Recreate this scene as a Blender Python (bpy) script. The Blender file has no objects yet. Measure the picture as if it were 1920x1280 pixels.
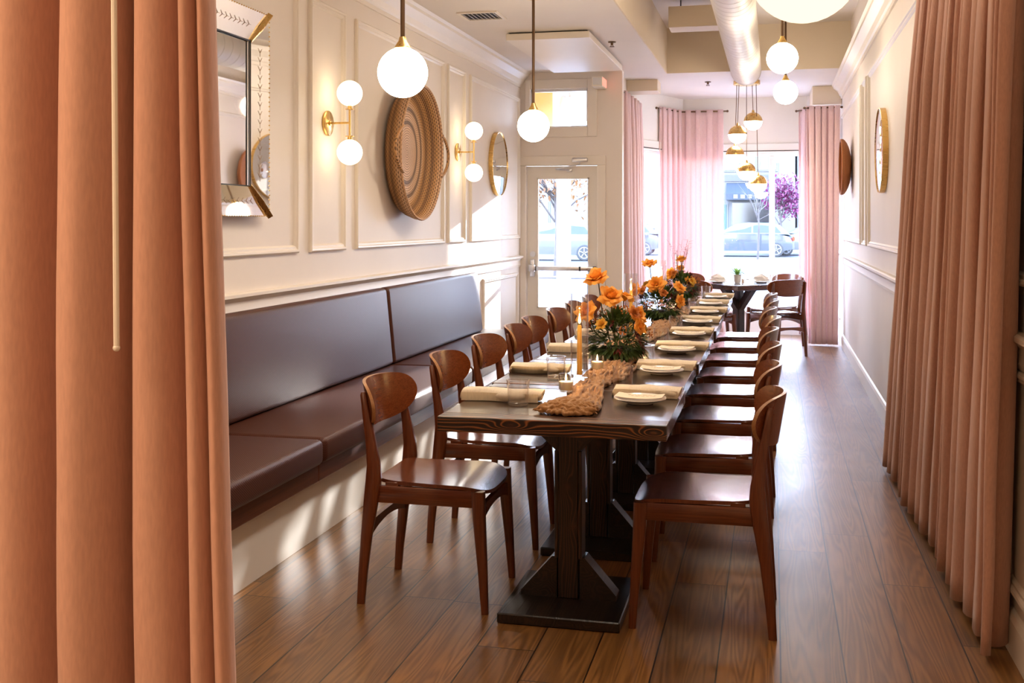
import bpy, bmesh, math, random
from mathutils import Vector, Matrix, noise
PI = math.pi
S = bpy.context.scene
C = S.collection
R = random.Random(7)

# ------------------------------------------------------------------ camera
FPX = 2050.0
YAW = math.atan(489 / FPX)
cd = bpy.data.cameras.new('camera'); cam = bpy.data.objects.new('camera', cd); C.objects.link(cam)
cam.location = (0, 0, 1.40); cam.rotation_euler = (PI / 2, 0, YAW)
cd.sensor_width = 36; cd.lens = 36 * FPX / 1920; cd.shift_y = -224 / 1920
cd.clip_start = .05; cd.clip_end = 300
S.camera = cam

# ------------------------------------------------------------------ world, sun, exposure
w = bpy.data.worlds.new('world'); S.world = w; w.use_nodes = True
nt = w.node_tree; bg = nt.nodes['Background']
tcw = nt.nodes.new('ShaderNodeTexCoord'); sx = nt.nodes.new('ShaderNodeSeparateXYZ')
rw_ = nt.nodes.new('ShaderNodeValToRGB')
rw_.color_ramp.elements[0].position = 0.0; rw_.color_ramp.elements[0].color = (.78, .87, 1, 1)
rw_.color_ramp.elements[1].position = .6; rw_.color_ramp.elements[1].color = (.42, .60, 1, 1)
nt.links.new(tcw.outputs['Generated'], sx.inputs[0]); nt.links.new(sx.outputs['Z'], rw_.inputs[0])
nt.links.new(rw_.outputs[0], bg.inputs['Color']); bg.inputs['Strength'].default_value = 28
sd = bpy.data.lights.new('sun', 'SUN'); so = bpy.data.objects.new('sun', sd); C.objects.link(so)
sd.energy = 12; sd.color = (1, .95, .87); sd.angle = math.radians(.7)
so.rotation_euler = Vector((.22, 1, .20)).to_track_quat('Z', 'Y').to_euler()
S.view_settings.view_transform = 'Standard'; S.view_settings.look = 'None'
S.view_settings.exposure = 0.35; S.view_settings.gamma = 1; S.view_settings.use_curve_mapping = False

def area(name, loc, rot, sx_, sy_, power, col):
    d = bpy.data.lights.new(name, 'AREA'); d.shape = 'RECTANGLE'; d.size = sx_; d.size_y = sy_; d.energy = power; d.color = col
    o = bpy.data.objects.new(name, d); C.objects.link(o); o.location = loc; o.rotation_euler = rot; return o
# ceiling lamps of the main dining room, behind the camera
area('ceiling_lamp', (-1.5, -.5, 2.9), (0, 0, 0), 1.1, 1.1, 42, (1, .68, .40))
area('ceiling_lamp', (-2.1, .2, 2.6), (math.radians(35), 0, math.radians(-25)), .7, .7, 16, (1, .70, .44))
# warm fill light added high over the long table to brighten it, unseen
area('table_fill_light', (-.55, 4.6, 3.38), (0, 0, 0), .4, 5.5, 64, (1, .86, .72))
# daylight portals at the glazing
for nm, loc, rz, sx_, sy_ in (('window_portal', (-.35, 14.15, 1.33), 0, 1.5, 2.0), ('door_portal', (-2.12, 11.4, 1.2), 0, .6, 1.4), ('bay_portal', (-1.42, 13.45, 1.33), .373, 1.3, 2.0)):
    p = area(nm, loc, (-PI / 2, 0, 0), sx_, sy_, 1, (1, 1, 1)); p.data.cycles.is_portal = True
    if rz: p.rotation_euler = (-PI / 2, 0, PI / 2 - rz)

# ------------------------------------------------------------------ materials
def mat(name): 
    m = bpy.data.materials.new(name); m.use_nodes = True; return m
class N:
    """small node builder"""
    def __init__(s, m): s.m = m; s.t = m.node_tree; s.b = s.t.nodes['Principled BSDF']; s.out = s.t.nodes['Material Output']
    def n(s, ty, **k):
        x = s.t.nodes.new(ty)
        for a, v in k.items(): setattr(x, a, v)
        return x
    def l(s, a, b): s.t.links.new(a, b)
    def coord(s, kind='Object', scale=(1, 1, 1), rot=(0, 0, 0), loc=(0, 0, 0)):
        tc = s.n('ShaderNodeTexCoord'); mp = s.n('ShaderNodeMapping')
        mp.inputs['Scale'].default_value = scale; mp.inputs['Rotation'].default_value = rot; mp.inputs['Location'].default_value = loc
        s.l(tc.outputs[kind], mp.inputs[0]); return mp.outputs[0]
    def noise(s, v, sc, det=3, rough=.5, dist=0):
        x = s.n('ShaderNodeTexNoise'); x.inputs['Scale'].default_value = sc; x.inputs['Detail'].default_value = det
        x.inputs['Roughness'].default_value = rough; x.inputs['Distortion'].default_value = dist
        if v is not None: s.l(v, x.inputs['Vector'])
        return x.outputs['Fac']
    def ramp(s, f, *st):
        r = s.n('ShaderNodeValToRGB'); e = r.color_ramp.elements
        while len(e) < len(st): e.new(.5)
        for i, (p, c) in enumerate(st): e[i].position = p; e[i].color = (*c, 1) if len(c) == 3 else c
        s.l(f, r.inputs[0]); return r.outputs[0]
    def math(s, op, a, b=None):
        x = s.n('ShaderNodeMath', operation=op)
        for i, v in enumerate((a, b)):
            if v is None: continue
            if isinstance(v, (int, float)): x.inputs[i].default_value = v
            else: s.l(v, x.inputs[i])
        return x.outputs[0]
    def mix(s, f, a, b, blend='MIX'):
        x = s.n('ShaderNodeMix', data_type='RGBA', blend_type=blend)
        for i, v in ((0, f), (6, a), (7, b)):
            if isinstance(v, (int, float)): x.inputs[i].default_value = v
            elif isinstance(v, tuple): x.inputs[i].default_value = (*v, 1)
            else: s.l(v, x.inputs[i])
        return x.outputs[2]
    def bump(s, h, st=.2, d=.01):
        x = s.n('ShaderNodeBump'); x.inputs['Strength'].default_value = st; x.inputs['Distance'].default_value = d
        s.l(h, x.inputs['Height']); s.l(x.outputs[0], s.b.inputs['Normal'])
def setp(b, **k):
    nm = dict(col='Base Color', rough='Roughness', metal='Metallic', coat='Coat Weight', crough='Coat Roughness', spec='Specular IOR Level')
    for a, v in k.items(): b.inputs[nm[a]].default_value = (*v, 1) if a == 'col' else v
def paint(name, col, rough=.6, var=.05, sc=6, bump=.05, **k):
    m = mat(name); n = N(m); setp(n.b, rough=rough, **k)
    f = n.noise(n.coord(), sc, 4)
    n.l(n.ramp(f, (.3, tuple(c * (1 - var) for c in col)), (.7, tuple(min(1, c * (1 + var)) for c in col))), n.b.inputs['Base Color'])
    if bump: n.bump(n.noise(n.coord(), sc * 30, 2), bump, .002)
    return m
def metal(name, col, rough=.3):
    m = mat(name); n = N(m); setp(n.b, col=col, rough=rough, metal=1)
    f = n.noise(n.coord(scale=(1, 1, .1)), 90, 2)
    n.l(n.math('ADD', n.math('MULTIPLY', f, .15), rough - .07), n.b.inputs['Roughness']); return m
def wood(name, dark, mid, light, axis=0, sc=1.0, rough=.3, coat=.3, contrast=1):
    m = mat(name); n = N(m)
    st = [60, 60, 60]; st[axis] = 1.4
    oi = n.n('ShaderNodeObjectInfo')
    v = n.coord(scale=tuple(a * sc for a in st))
    va = n.n('ShaderNodeVectorMath', operation='ADD'); n.l(v, va.inputs[0])
    cx = n.n('ShaderNodeCombineXYZ'); n.l(n.math('MULTIPLY', oi.outputs['Random'], 40), cx.inputs[0]); n.l(n.math('MULTIPLY', oi.outputs['Random'], 17), cx.inputs[1])
    n.l(cx.outputs[0], va.inputs[1])
    f = n.noise(va.outputs[0], 1.2, 5, .6, .6)
    g = n.noise(va.outputs[0], 5, 3, .6)
    f2 = n.math('ADD', n.math('MULTIPLY', f, .45), n.math('MULTIPLY', g, .55))
    c = n.ramp(f2, (.5 - .18 / contrast, dark), (.5, mid), (.5 + .18 / contrast, light))
    n.l(c, n.b.inputs['Base Color'])
    setp(n.b, rough=rough, coat=coat, crough=.15)
    n.bump(f2, .08, .002)
    return m
M = {}
M['wall'] = paint('wall_paint', (.79, .715, .64), .55, .015, 3, .03)
M['trimw'] = paint('trim_paint', (.80, .73, .64), .42, .015, 3, .02)
M['ceil'] = paint('ceiling_paint', (.76, .70, .64), .7, .02, 2, .03)
M['soffit'] = paint('beam_paint', (.74, .63, .48), .6, .02, 2, .03)
M['doorp'] = paint('door_paint', (.78, .72, .63), .38, .015, 4, .02)
M['brass'] = metal('brushed_brass', (.72, .48, .17), .28)
M['darkbrass'] = metal('dark_bronze', (.16, .10, .06), .35)
M['steel'] = metal('satin_steel', (.62, .62, .64), .3)
M['black'] = paint('black_paint', (.015, .014, .014), .4, .1)
M['duct'] = paint('duct_paint', (.80, .75, .68), .45, .03)
M['porcelain'] = paint('glazed_white_stoneware', (.84, .79, .72), .15, .02, 8, 0, coat=.4)
M['card'] = paint('cream_card', (.86, .72, .52), .6, .02)
M['ink'] = paint('brown_ink', (.42, .31, .22), .6, .02)
M['wax'] = paint('yellow_beeswax', (.90, .50, .08), .35, .04)
M['waxw'] = paint('white_wax', (.92, .82, .62), .35, .03)
M['wick'] = paint('charred_wick', (.03, .02, .02), .8)
M['terra'] = paint('pot_white', (.78, .74, .70), .4, .05)
M['soil'] = paint('soil', (.05, .03, .02), .9)
M['whitewood'] = paint('white_wainscot', (.80, .77, .72), .4, .01)
M['rubber'] = paint('rubber', (.02, .02, .02), .8)
for k in ('wax', 'waxw'):
    M[k].node_tree.nodes['Principled BSDF'].inputs['Subsurface Weight'].default_value = .4
    M[k].node_tree.nodes['Principled BSDF'].inputs['Subsurface Radius'].default_value = (.02, .01, .004)
M['chair'] = wood('reddish_walnut_x', (.095, .020, .005), (.160, .036, .008), (.215, .054, .013), 0, 1.2, .26, .5)
M['chairz'] = wood('reddish_walnut_z', (.075, .016, .004), (.130, .029, .007), (.185, .045, .011), 2, 1.2, .30, .4)
M['chairy'] = wood('reddish_walnut_y', (.070, .015, .005), (.120, .027, .008), (.165, .041, .012), 1, 1.2, .22, .6)
M['edge'] = wood('plywood_edge', (.22, .09, .03), (.36, .17, .06), (.45, .22, .09), 0, 2, .4, .2)
M['tray_trim'] = wood('bench_trim_wood', (.05, .013, .006), (.09, .024, .010), (.13, .038, .015), 1, .6, .35, .3)

def burnt(name, axis, dark=(.010, .005, .003), mid=(.040, .017, .007), light=(.26, .095, .024), rough=.33, cross=30, freq=70, knots=True, bmp=.25):
    '''brushed, charred softwood: growth rings bending round knots'''
    m = mat(name); n = N(m)
    sc = [cross] * 3; sc[axis] = 1.9
    oi = n.n('ShaderNodeObjectInfo')
    v = n.coord(scale=tuple(sc)); va = n.n('ShaderNodeVectorMath', operation='ADD'); n.l(v, va.inputs[0])
    cx = n.n('ShaderNodeCombineXYZ'); n.l(n.math('MULTIPLY', oi.outputs['Random'], 31), cx.inputs[0]); n.l(n.math('MULTIPLY', oi.outputs['Random'], 13), cx.inputs[2]); n.l(cx.outputs[0], va.inputs[1])
    f = n.noise(va.outputs[0], .55, 1, .4, .3)
    if knots:
        vo = n.n('ShaderNodeTexVoronoi'); vo.inputs['Scale'].default_value = .42; n.l(va.outputs[0], vo.inputs['Vector'])
        kn = n.math('POWER', n.math('MAXIMUM', n.math('SUBTRACT', .62, vo.outputs['Distance']), 0), 1.4)
        f = n.math('ADD', f, n.math('MULTIPLY', kn, 1.1))
    rings = n.math('SINE', n.math('MULTIPLY', f, freq))
    sf = [120] * 3; sf[axis] = 6
    fine = n.noise(n.coord(scale=tuple(sf)), 1, 3, .6)
    t = n.math('ADD', n.math('MULTIPLY', n.math('ADD', rings, 1), .34), n.math('MULTIPLY', fine, .32))
    big = n.noise(va.outputs[0], .35, 2)
    t2 = n.math('MULTIPLY', t, n.math('ADD', n.math('MULTIPLY', big, 1.2), .4))
    n.l(n.ramp(t2, (.25, dark), (.58, mid), (.95, light)), n.b.inputs['Base Color'])
    setp(n.b, rough=rough, coat=.3, crough=.2); n.bump(t, bmp, .002)
    return m
M['burnt_x'] = burnt('charred_wood_edge', 0)
def knotty(name, along, across, knots, dark, mid, light, freq=620):
    m = mat(name); n = N(m)
    tc = n.n('ShaderNodeTexCoord'); sp = n.n('ShaderNodeSeparateXYZ'); n.l(tc.outputs['Object'], sp.inputs[0]); oi = n.n('ShaderNodeObjectInfo')
    A, B = sp.outputs[along], sp.outputs[across]; other = sp.outputs[[a for a in 'XYZ' if a not in (along, across)][0]]
    sc = [14, 14, 14]; sc['XYZ'.index(along)] = 3.0
    nz = n.noise(n.coord(scale=tuple(sc)), 1, 1.5, .45, .3)
    F = n.math('ADD', n.math('MULTIPLY', B, freq), n.math('MULTIPLY', other, 260)); F = n.math('ADD', F, n.math('MULTIPLY', nz, 34))
    core = None
    for a, c, am in knots:
        d = n.math('ADD', n.math('POWER', n.math('DIVIDE', n.math('SUBTRACT', A, a), .055), 2), n.math('POWER', n.math('DIVIDE', n.math('SUBTRACT', B, c), .020), 2))
        g = n.math('EXPONENT', n.math('MULTIPLY', d, -1)); F = n.math('ADD', F, n.math('MULTIPLY', g, am))
        k_ = n.math('EXPONENT', n.math('MULTIPLY', n.math('ADD', n.math('POWER', n.math('DIVIDE', n.math('SUBTRACT', A, a), .014), 2), n.math('POWER', n.math('DIVIDE', n.math('SUBTRACT', B, c), .012), 2)), -1)); core = k_ if core is None else n.math('MAXIMUM', core, k_)
    r = n.math('POWER', n.math('MULTIPLY', n.math('ADD', n.math('SINE', F), 1), .5), 2.3)
    sf = [160, 160, 160]; sf['XYZ'.index(along)] = 7; fine = n.noise(n.coord(scale=tuple(sf)), 1, 3, .6)
    t = n.math('ADD', n.math('MULTIPLY', r, .75), n.math('MULTIPLY', fine, .30))
    c = n.ramp(t, (.18, dark), (.50, mid), (.95, light)); c = n.mix(n.math('MULTIPLY', core, .85), c, (.045, .013, .005))
    n.l(c, n.b.inputs['Base Color']); setp(n.b, rough=.34, coat=.25, crough=.2); n.bump(t, .3, .002); return m
M['burnt_x'] = knotty('charred_knotty_edge', 'X', 'Z', [(-.13, .718, 20), (.345, .712, 24)], (.010, .0045, .002), (.040, .015, .005), (.27, .095, .024))
M['burnt_z'] = knotty('charred_knotty_post', 'Z', 'X', [(.44, .0, 16), (.30, .02, 8)], (.006, .003, .002), (.012, .005, .003), (.060, .020, .006), 480)
M['burnt_zold'] = burnt('charred_wood_post', 2, (.006, .003, .002), (.016, .007, .004), (.085, .030, .010))
M['burnt_top'] = burnt('stained_table_top', 0, (.012, .006, .004), (.030, .014, .008), (.060, .030, .017), .24, 26, 60, False, .12)
M['burnt_d'] = burnt('charred_wood_base', 1, (.005, .003, .002), (.010, .005, .003), (.026, .011, .005), knots=False)

def m_floor():
    m = mat('oak_plank_floor'); n = N(m)
    tc = n.n('ShaderNodeTexCoord'); sp = n.n('ShaderNodeSeparateXYZ'); n.l(tc.outputs['Object'], sp.inputs[0])
    W_, L_ = .195, 1.75
    u = n.math('DIVIDE', n.math('SUBTRACT', sp.outputs['X'], .024), W_)
    row = n.math('FLOOR', u); fu = n.math('FRACT', u)
    wn = n.n('ShaderNodeTexWhiteNoise', noise_dimensions='1D'); n.l(row, wn.inputs['W'])
    v = n.math('ADD', n.math('DIVIDE', sp.outputs['Y'], L_), n.math('MULTIPLY', wn.outputs['Value'], 7.3))
    colm = n.math('FLOOR', v); fv = n.math('FRACT', v)
    cx = n.n('ShaderNodeCombineXYZ'); n.l(row, cx.inputs[0]); n.l(colm, cx.inputs[1])
    wn2 = n.n('ShaderNodeTexWhiteNoise', noise_dimensions='2D'); n.l(cx.outputs[0], wn2.inputs['Vector'])
    rnd = wn2.outputs['Value']
    gc = n.n('ShaderNodeCombineXYZ')
    n.l(n.math('ADD', n.math('MULTIPLY', sp.outputs['X'], 10), n.math('MULTIPLY', rnd, 50)), gc.inputs[0])
    n.l(n.math('ADD', n.math('MULTIPLY', sp.outputs['Y'], .55), n.math('MULTIPLY', rnd, 23)), gc.inputs[1])
    f = n.noise(gc.outputs[0], .9, 2, .5, .4)
    rings = n.math('SINE', n.math('MULTIPLY', f, 110))
    fc = n.n('ShaderNodeCombineXYZ')
    n.l(n.math('MULTIPLY', sp.outputs['X'], 130), fc.inputs[0]); n.l(n.math('MULTIPLY', sp.outputs['Y'], 5), fc.inputs[1])
    fine = n.noise(fc.outputs[0], 1, 3, .6)
    t = n.math('ADD', n.math('MULTIPLY', n.math('ADD', rings, 1), .17), n.math('MULTIPLY', fine, .66))
    c = n.ramp(t, (.12, (.100, .040, .009)), (.45, (.215, .098, .027)), (.8, (.33, .160, .048)))
    tone = n.ramp(rnd, (0, (.72, .72, .74)), (.5, (.95, .93, .92)), (1, (1.15, 1.12, 1.08)))
    c = n.mix(1, c, tone, 'MULTIPLY')
    wear = n.noise(n.coord(scale=(2.2, .9, 1)), 1.6, 4, .6)
    c = n.mix(n.ramp(wear, (.48, (0, 0, 0)), (.72, (.45, .45, .45))), c, (.13, .078, .045))
    gu = n.math('MINIMUM', fu, n.math('SUBTRACT', 1, fu)); gv = n.math('MINIMUM', fv, n.math('SUBTRACT', 1, fv))
    gap = n.math('MAXIMUM', n.math('LESS_THAN', gu, .013), n.math('LESS_THAN', gv, .0013))
    c = n.mix(gap, c, (.02, .010, .006))
    n.l(c, n.b.inputs['Base Color'])
    rr = n.math('ADD', n.math('MULTIPLY', wear, .22), n.math('ADD', .20, n.math('MULTIPLY', fine, .10)))
    n.l(rr, n.b.inputs['Roughness']); setp(n.b, coat=.15, crough=.3)
    n.bump(n.math('SUBTRACT', n.math('ADD', n.math('MULTIPLY', fine, .22), n.math('MULTIPLY', rings, .018)), n.math('MULTIPLY', gap, 1)), .35, .003)
    return m
M['floor'] = m_floor()

def m_vinyl():
    m = mat('woven_vinyl'); n = N(m)
    tc = n.n('ShaderNodeTexCoord'); sp = n.n('ShaderNodeSeparateXYZ'); n.l(tc.outputs['Object'], sp.inputs[0])
    k = 2 * PI / .013
    a = n.math('SINE', n.math('MULTIPLY', sp.outputs['Y'], k))
    zz = n.math('ADD', sp.outputs['Z'], n.math('MULTIPLY', sp.outputs['X'], 1.0))
    b = n.math('SINE', n.math('MULTIPLY', zz, k * 1.3))
    p = n.math('MULTIPLY', a, b)
    n.l(n.ramp(n.math('ADD', n.math('MULTIPLY', p, .5), .5), (.1, (.058, .017, .009)), (.9, (.088, .030, .018))), n.b.inputs['Base Color'])
    setp(n.b, rough=.40, spec=.25); n.bump(p, .30, .0012); return m
M['vinyl'] = m_vinyl()

def m_curtain(name, col, trans=.25):
    m = mat(name); n = N(m)
    f = n.noise(n.coord(scale=(220, 220, 40)), 1, 2)
    c = n.ramp(f, (.3, tuple(x * .93 for x in col)), (.7, tuple(min(1, x * 1.05) for x in col)))
    n.l(c, n.b.inputs['Base Color']); setp(n.b, rough=.85, spec=.2)
    n.b.inputs['Sheen Weight'].default_value = .3
    tr = n.n('ShaderNodeBsdfTranslucent'); n.l(c, tr.inputs[0])
    mx = n.n('ShaderNodeMixShader'); mx.inputs[0].default_value = trans
    n.l(n.b.outputs[0], mx.inputs[1]); n.l(tr.outputs[0], mx.inputs[2]); n.l(mx.outputs[0], n.out.inputs[0])
    n.bump(f, .12, .001); return m
M['curtain'] = m_curtain('blush_velvet_curtain', (.64, .37, .285), .05)
M['curtain_far'] = m_curtain('pale_blush_curtain', (.86, .64, .63), .25)
M['linen'] = m_curtain('linen_napkin', (.86, .74, .56), .08)
M['linenw'] = m_curtain('white_napkin', (.85, .83, .80), .08)
M['gauze'] = m_curtain('rust_gauze', (.40, .195, .068), .08)

def m_emit(name, col, st):
    m = mat(name); n = N(m); e = n.n('ShaderNodeEmission'); e.inputs[0].default_value = (*col, 1); e.inputs[1].default_value = st
    n.l(e.outputs[0], n.out.inputs[0]); return m
M['globe'] = m_emit('lit_opal_glass', (1, .85, .66), 25.0)
M['sconce'] = m_emit('lit_opal_sconce_glass', (1, .78, .48), 5.5)
M['globebig'] = m_emit('dim_opal_glass', (1, .84, .60), 1.15)
M['flame'] = m_emit('candle_flame', (1, .62, .22), 18)
M['exitred'] = m_emit('red_sign_light', (1, .25, .18), 1.6)

def m_glass(name, tint=(1, 1, 1), base=.04, gloss=(1, 1, 1), rough=0.0, k=1.0):
    m = mat(name); n = N(m)
    t = n.n('ShaderNodeBsdfTransparent'); t.inputs[0].default_value = (*tint, 1)
    g = n.n('ShaderNodeBsdfGlossy'); g.inputs['Roughness'].default_value = rough; g.inputs[0].default_value = (*gloss, 1)
    lw = n.n('ShaderNodeLayerWeight'); lw.inputs[0].default_value = .35
    f = n.math('ADD', n.math('MULTIPLY', n.math('POWER', lw.outputs['Facing'], 2.2), .75 * k), base)
    nz = n.noise(n.coord(), 3, 2); f = n.math('MULTIPLY', f, n.math('ADD', n.math('MULTIPLY', nz, .2), .9))
    mx = n.n('ShaderNodeMixShader'); n.l(f, mx.inputs[0]); n.l(t.outputs[0], mx.inputs[1]); n.l(g.outputs[0], mx.inputs[2]); n.l(mx.outputs[0], n.out.inputs[0]); return m
M['pane'] = m_glass('window_glass', (.97, .98, 1), .02, k=.15)
M['glass'] = m_glass('clear_tableware_glass', (.98, .98, .98), .055, k=1.6)
M['mirror'] = metal('mirror_silver', (.86, .87, .88), .02)
M['mirror'].node_tree.nodes['Principled BSDF'].inputs['Roughness'].default_value = .02
for l_ in list(M['mirror'].node_tree.links):
    if l_.to_socket.name == 'Roughness': M['mirror'].node_tree.links.remove(l_)

def m_weave(name, bands, ring=.017, stitch=96):
    m = mat(name); n = N(m)
    tc = n.n('ShaderNodeTexCoord'); sp = n.n('ShaderNodeSeparateXYZ'); n.l(tc.outputs['Object'], sp.inputs[0])
    r = n.math('SQRT', n.math('ADD', n.math('POWER', sp.outputs['X'], 2), n.math('POWER', sp.outputs['Y'], 2)))
    rr = n.math('ADD', r, n.math('MULTIPLY', sp.outputs['Z'], .9))
    ang = n.math('ARCTAN2', sp.outputs['Y'], sp.outputs['X'])
    rs = n.math('SINE', n.math('MULTIPLY', rr, 2 * PI / ring))
    ph = n.math('MULTIPLY', n.math('FLOOR', n.math('DIVIDE', rr, ring)), PI)
    st = n.math('SINE', n.math('ADD', n.math('MULTIPLY', ang, stitch), ph))
    h = n.math('ADD', n.math('MULTIPLY', rs, .5), n.math('MULTIPLY', st, .4))
    c = n.ramp(rr, *bands)
    c = n.mix(n.ramp(n.math('ADD', n.math('MULTIPLY', h, .5), .5), (.22, (.92, .92, .92)), (.5, (0, 0, 0))), c, tuple(x * .22 for x in bands[-1][1]))
    n.l(c, n.b.inputs['Base Color']); setp(n.b, rough=.6); n.bump(h, .6, .004); return m
lt = (.66, .42, .26); dk = (.20, .095, .04); md = (.52, .27, .10); gy = (.17, .10, .065)
M['tray'] = m_weave('coiled_grass_weave', [(0, lt), (.20, lt), (.22, gy), (.235, gy), (.25, lt), (.30, lt), (.315, gy), (.33, gy), (.35, lt), (.39, md), (.43, dk), (.47, md), (.50, dk), (.54, md), (.58, lt), (.64, md)])
M['basket'] = m_weave('red_rattan_weave', [(0, (.62, .25, .08)), (.2, (.55, .20, .06)), (.5, (.48, .16, .05))], .010, 130)

# ------------------------------------------------------------------ mesh helpers
class MB:
    def __init__(s): s.bm = bmesh.new(); s.mi = 0
    def face(s, vs):
        try:
            f = s.bm.faces.new(vs); f.material_index = s.mi; return f
        except ValueError: return None
    def box(s, x0, x1, y0, y1, z0, z1, bev=0, seg=2, mtx=None):
        r = bmesh.ops.create_cube(s.bm, size=1)
        vs = r['verts']
        for v in vs: v.co = Vector((x0 + (v.co.x + .5) * (x1 - x0), y0 + (v.co.y + .5) * (y1 - y0), z0 + (v.co.z + .5) * (z1 - z0)))
        fs = list({f for v in vs for f in v.link_faces})
        for f in fs: f.material_index = s.mi
        if bev:
            es = list({e for v in vs for e in v.link_edges})
            r = bmesh.ops.bevel(s.bm, geom=es, offset=bev, segments=seg, profile=.5, affect='EDGES')
            vs = list({v for f in r['faces'] for v in f.verts} | {v for v in vs if v.is_valid})
            for v in vs:
                for f in v.link_faces: f.material_index = s.mi
        if mtx is not None:
            for v in vs:
                if v.is_valid: v.co = mtx @ v.co
        return s
    def seg(s, a, b, t, z0, z1, side=0):
        """wall slab between plan points a,b, thickness t to one side"""
        a = Vector(a); b = Vector(b); d = (b - a).normalized(); nn = Vector((-d.y, d.x)) * t
        p = [a, b, b + nn, a + nn]
        lo = [s.bm.verts.new((q.x, q.y, z0)) for q in p]; hi = [s.bm.verts.new((q.x, q.y, z1)) for q in p]
        s.face(lo[::-1]); s.face(hi)
        for i in range(4): s.face([lo[i], lo[(i + 1) % 4], hi[(i + 1) % 4], hi[i]])
        return s
    def loops(s, rings, closed=True, cap=True):
        L = [[s.bm.verts.new(p) for p in r] for r in rings]
        n = len(L[0])
        for a, b in zip(L, L[1:]):
            for i in range(n if closed else n - 1):
                j = (i + 1) % n; s.face([a[i], a[j], b[j], b[i]])
        if cap and closed: s.face(L[0][::-1]); s.face(L[-1])
        return s
    def tube(s, pts, rad, n=10, cap=True):
        pts = [Vector(p) for p in pts]; rings = []
        up = Vector((0, 0, 1))
        for i, p in enumerate(pts):
            d = (pts[min(i + 1, len(pts) - 1)] - pts[max(i - 1, 0)]).normalized()
            u = d.cross(up if abs(d.z) < .95 else Vector((1, 0, 0))).normalized(); v = u.cross(d)
            r = rad[i] if isinstance(rad, (list, tuple)) else rad
            rings.append([p + (u * math.cos(2 * PI * k / n) + v * math.sin(2 * PI * k / n)) * r for k in range(n)])
        return s.loops(rings, True, cap)
    def lathe(s, prof, n=32, c=(0, 0, 0), axis='z', cap=False, a0=0):
        rings = []
        for r, z in prof:
            ring = []
            for k in range(n):
                a = 2 * PI * k / n + a0; x, y = max(r, 1e-5) * math.cos(a), max(r, 1e-5) * math.sin(a)
                p = (x, y, z) if axis == 'z' else ((z, x, y) if axis == 'x' else (y, z, x))
                ring.append(Vector(p) + Vector(c))
            rings.append(ring)
        return s.loops(rings, True, cap)
    def sphere(s, c, r, n=32, m=16, a=0, b=PI, sz=1):
        return s.lathe([(r * math.sin(a + (b - a) * i / m), r * sz * math.cos(a + (b - a) * i / m)) for i in range(m + 1)], n, c)
    def loft(s, secs, k=.35):
        """secs: (x,y,z,hx,hy) rounded rectangle sections stacked along z"""
        rings = []
        for x, y, z, hx, hy in secs:
            b = min(hx, hy) * k
            rings.append([(x + a, y + c, z) for a, c in ((hx, -hy + b), (hx, hy - b), (hx - b, hy), (-hx + b, hy), (-hx, hy - b), (-hx, -hy + b), (-hx + b, -hy), (hx - b, -hy))])
        return s.loops(rings)
    def prism_y(s, prof, y0, y1):
        return s.loops([[(x, y0, z) for x, z in prof], [(x, y1, z) for x, z in prof]])
    def grid(s, f, nu, nv, closed_u=False):
        V = [[s.bm.verts.new(f(i / nu, j / nv)) for j in range(nv + 1)] for i in range(nu + (0 if closed_u else 1))]
        for i in range(nu):
            a = V[i]; b = V[(i + 1) % len(V)]
            for j in range(nv): s.face([a[j], b[j], b[j + 1], a[j + 1]])
        return s
    def build(s, name, mats, parent=None, smooth=True, ang=35, recalc=True, loc=None):
        if recalc: bmesh.ops.recalc_face_normals(s.bm, faces=s.bm.faces[:])
        me = bpy.data.meshes.new(name); s.bm.to_mesh(me); s.bm.free()
        for m in (mats if isinstance(mats, (list, tuple)) else [mats]): me.materials.append(m)
        if smooth:
            me.shade_smooth()
            me.set_sharp_from_angle(angle=math.radians(ang))
        o = bpy.data.objects.new(name, me); C.objects.link(o)
        if parent is not None: o.parent = parent
        if loc is not None: o.location = loc
        return o
def tag(o, label=None, cat=None, group=None, kind=None):
    if label: o['label'] = label
    if cat: o['category'] = cat
    if group: o['group'] = group
    if kind: o['kind'] = kind
    return o
def thing(name, label, cat, loc=(0, 0, 0), rz=0, group=None):
    o = bpy.data.objects.new(name, None); C.objects.link(o); o.location = loc; o.rotation_euler = (0, 0, rz)
    o.empty_display_size = .1
    return tag(o, label, cat, group)
def copy_tree(o, parent=None):
    kids = list(o.children); c = o.copy(); C.objects.link(c)
    if parent is not None: c.parent = parent
    for k in kids: copy_tree(k, c)
    return c
def struct(o, label=None): 
    o['kind'] = 'structure'
    if label: o['label'] = label
    return o
ORD = ['nearest', 'second', 'third', 'fourth', 'fifth', 'sixth', 'seventh', 'farthest']

# ------------------------------------------------------------------ the room
LW, RW, ZC, ZU = -2.574, .767, 2.955, 3.43
YD, YW = 11.15, 14.0
XB, YS = -1.09, 11.53       # edge of the lowered ceiling, face of the cross beam
b = MB(); b.box(LW - .2, RW + .2, -3.2, YW + .1, -.12, 0); struct(b.build('floor', M['floor'], smooth=False), 'worn oak plank floor')
b = MB(); b.box(LW - .15, LW, -3.2, 11.6, 0, 3.5); struct(b.build('wall_left', M['wall'], smooth=False), 'cream panelled wall above the banquette')
b = MB(); b.box(RW, RW + .15, -3.2, YW + .1, 0, 3.5); struct(b.build('wall_right', M['wall'], smooth=False), 'cream panelled wall on the aisle side')
b = MB(); b.box(LW - .15, RW + .15, -3.3, -3.2, 0, 3.5); struct(b.build('wall_behind', M['wall'], smooth=False))
b = MB(); b.box(XB, RW, -3.2, YS, ZU, ZU + .12); struct(b.build('ceiling', M['ceil'], smooth=False), 'high white ceiling over the aisle')
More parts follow.
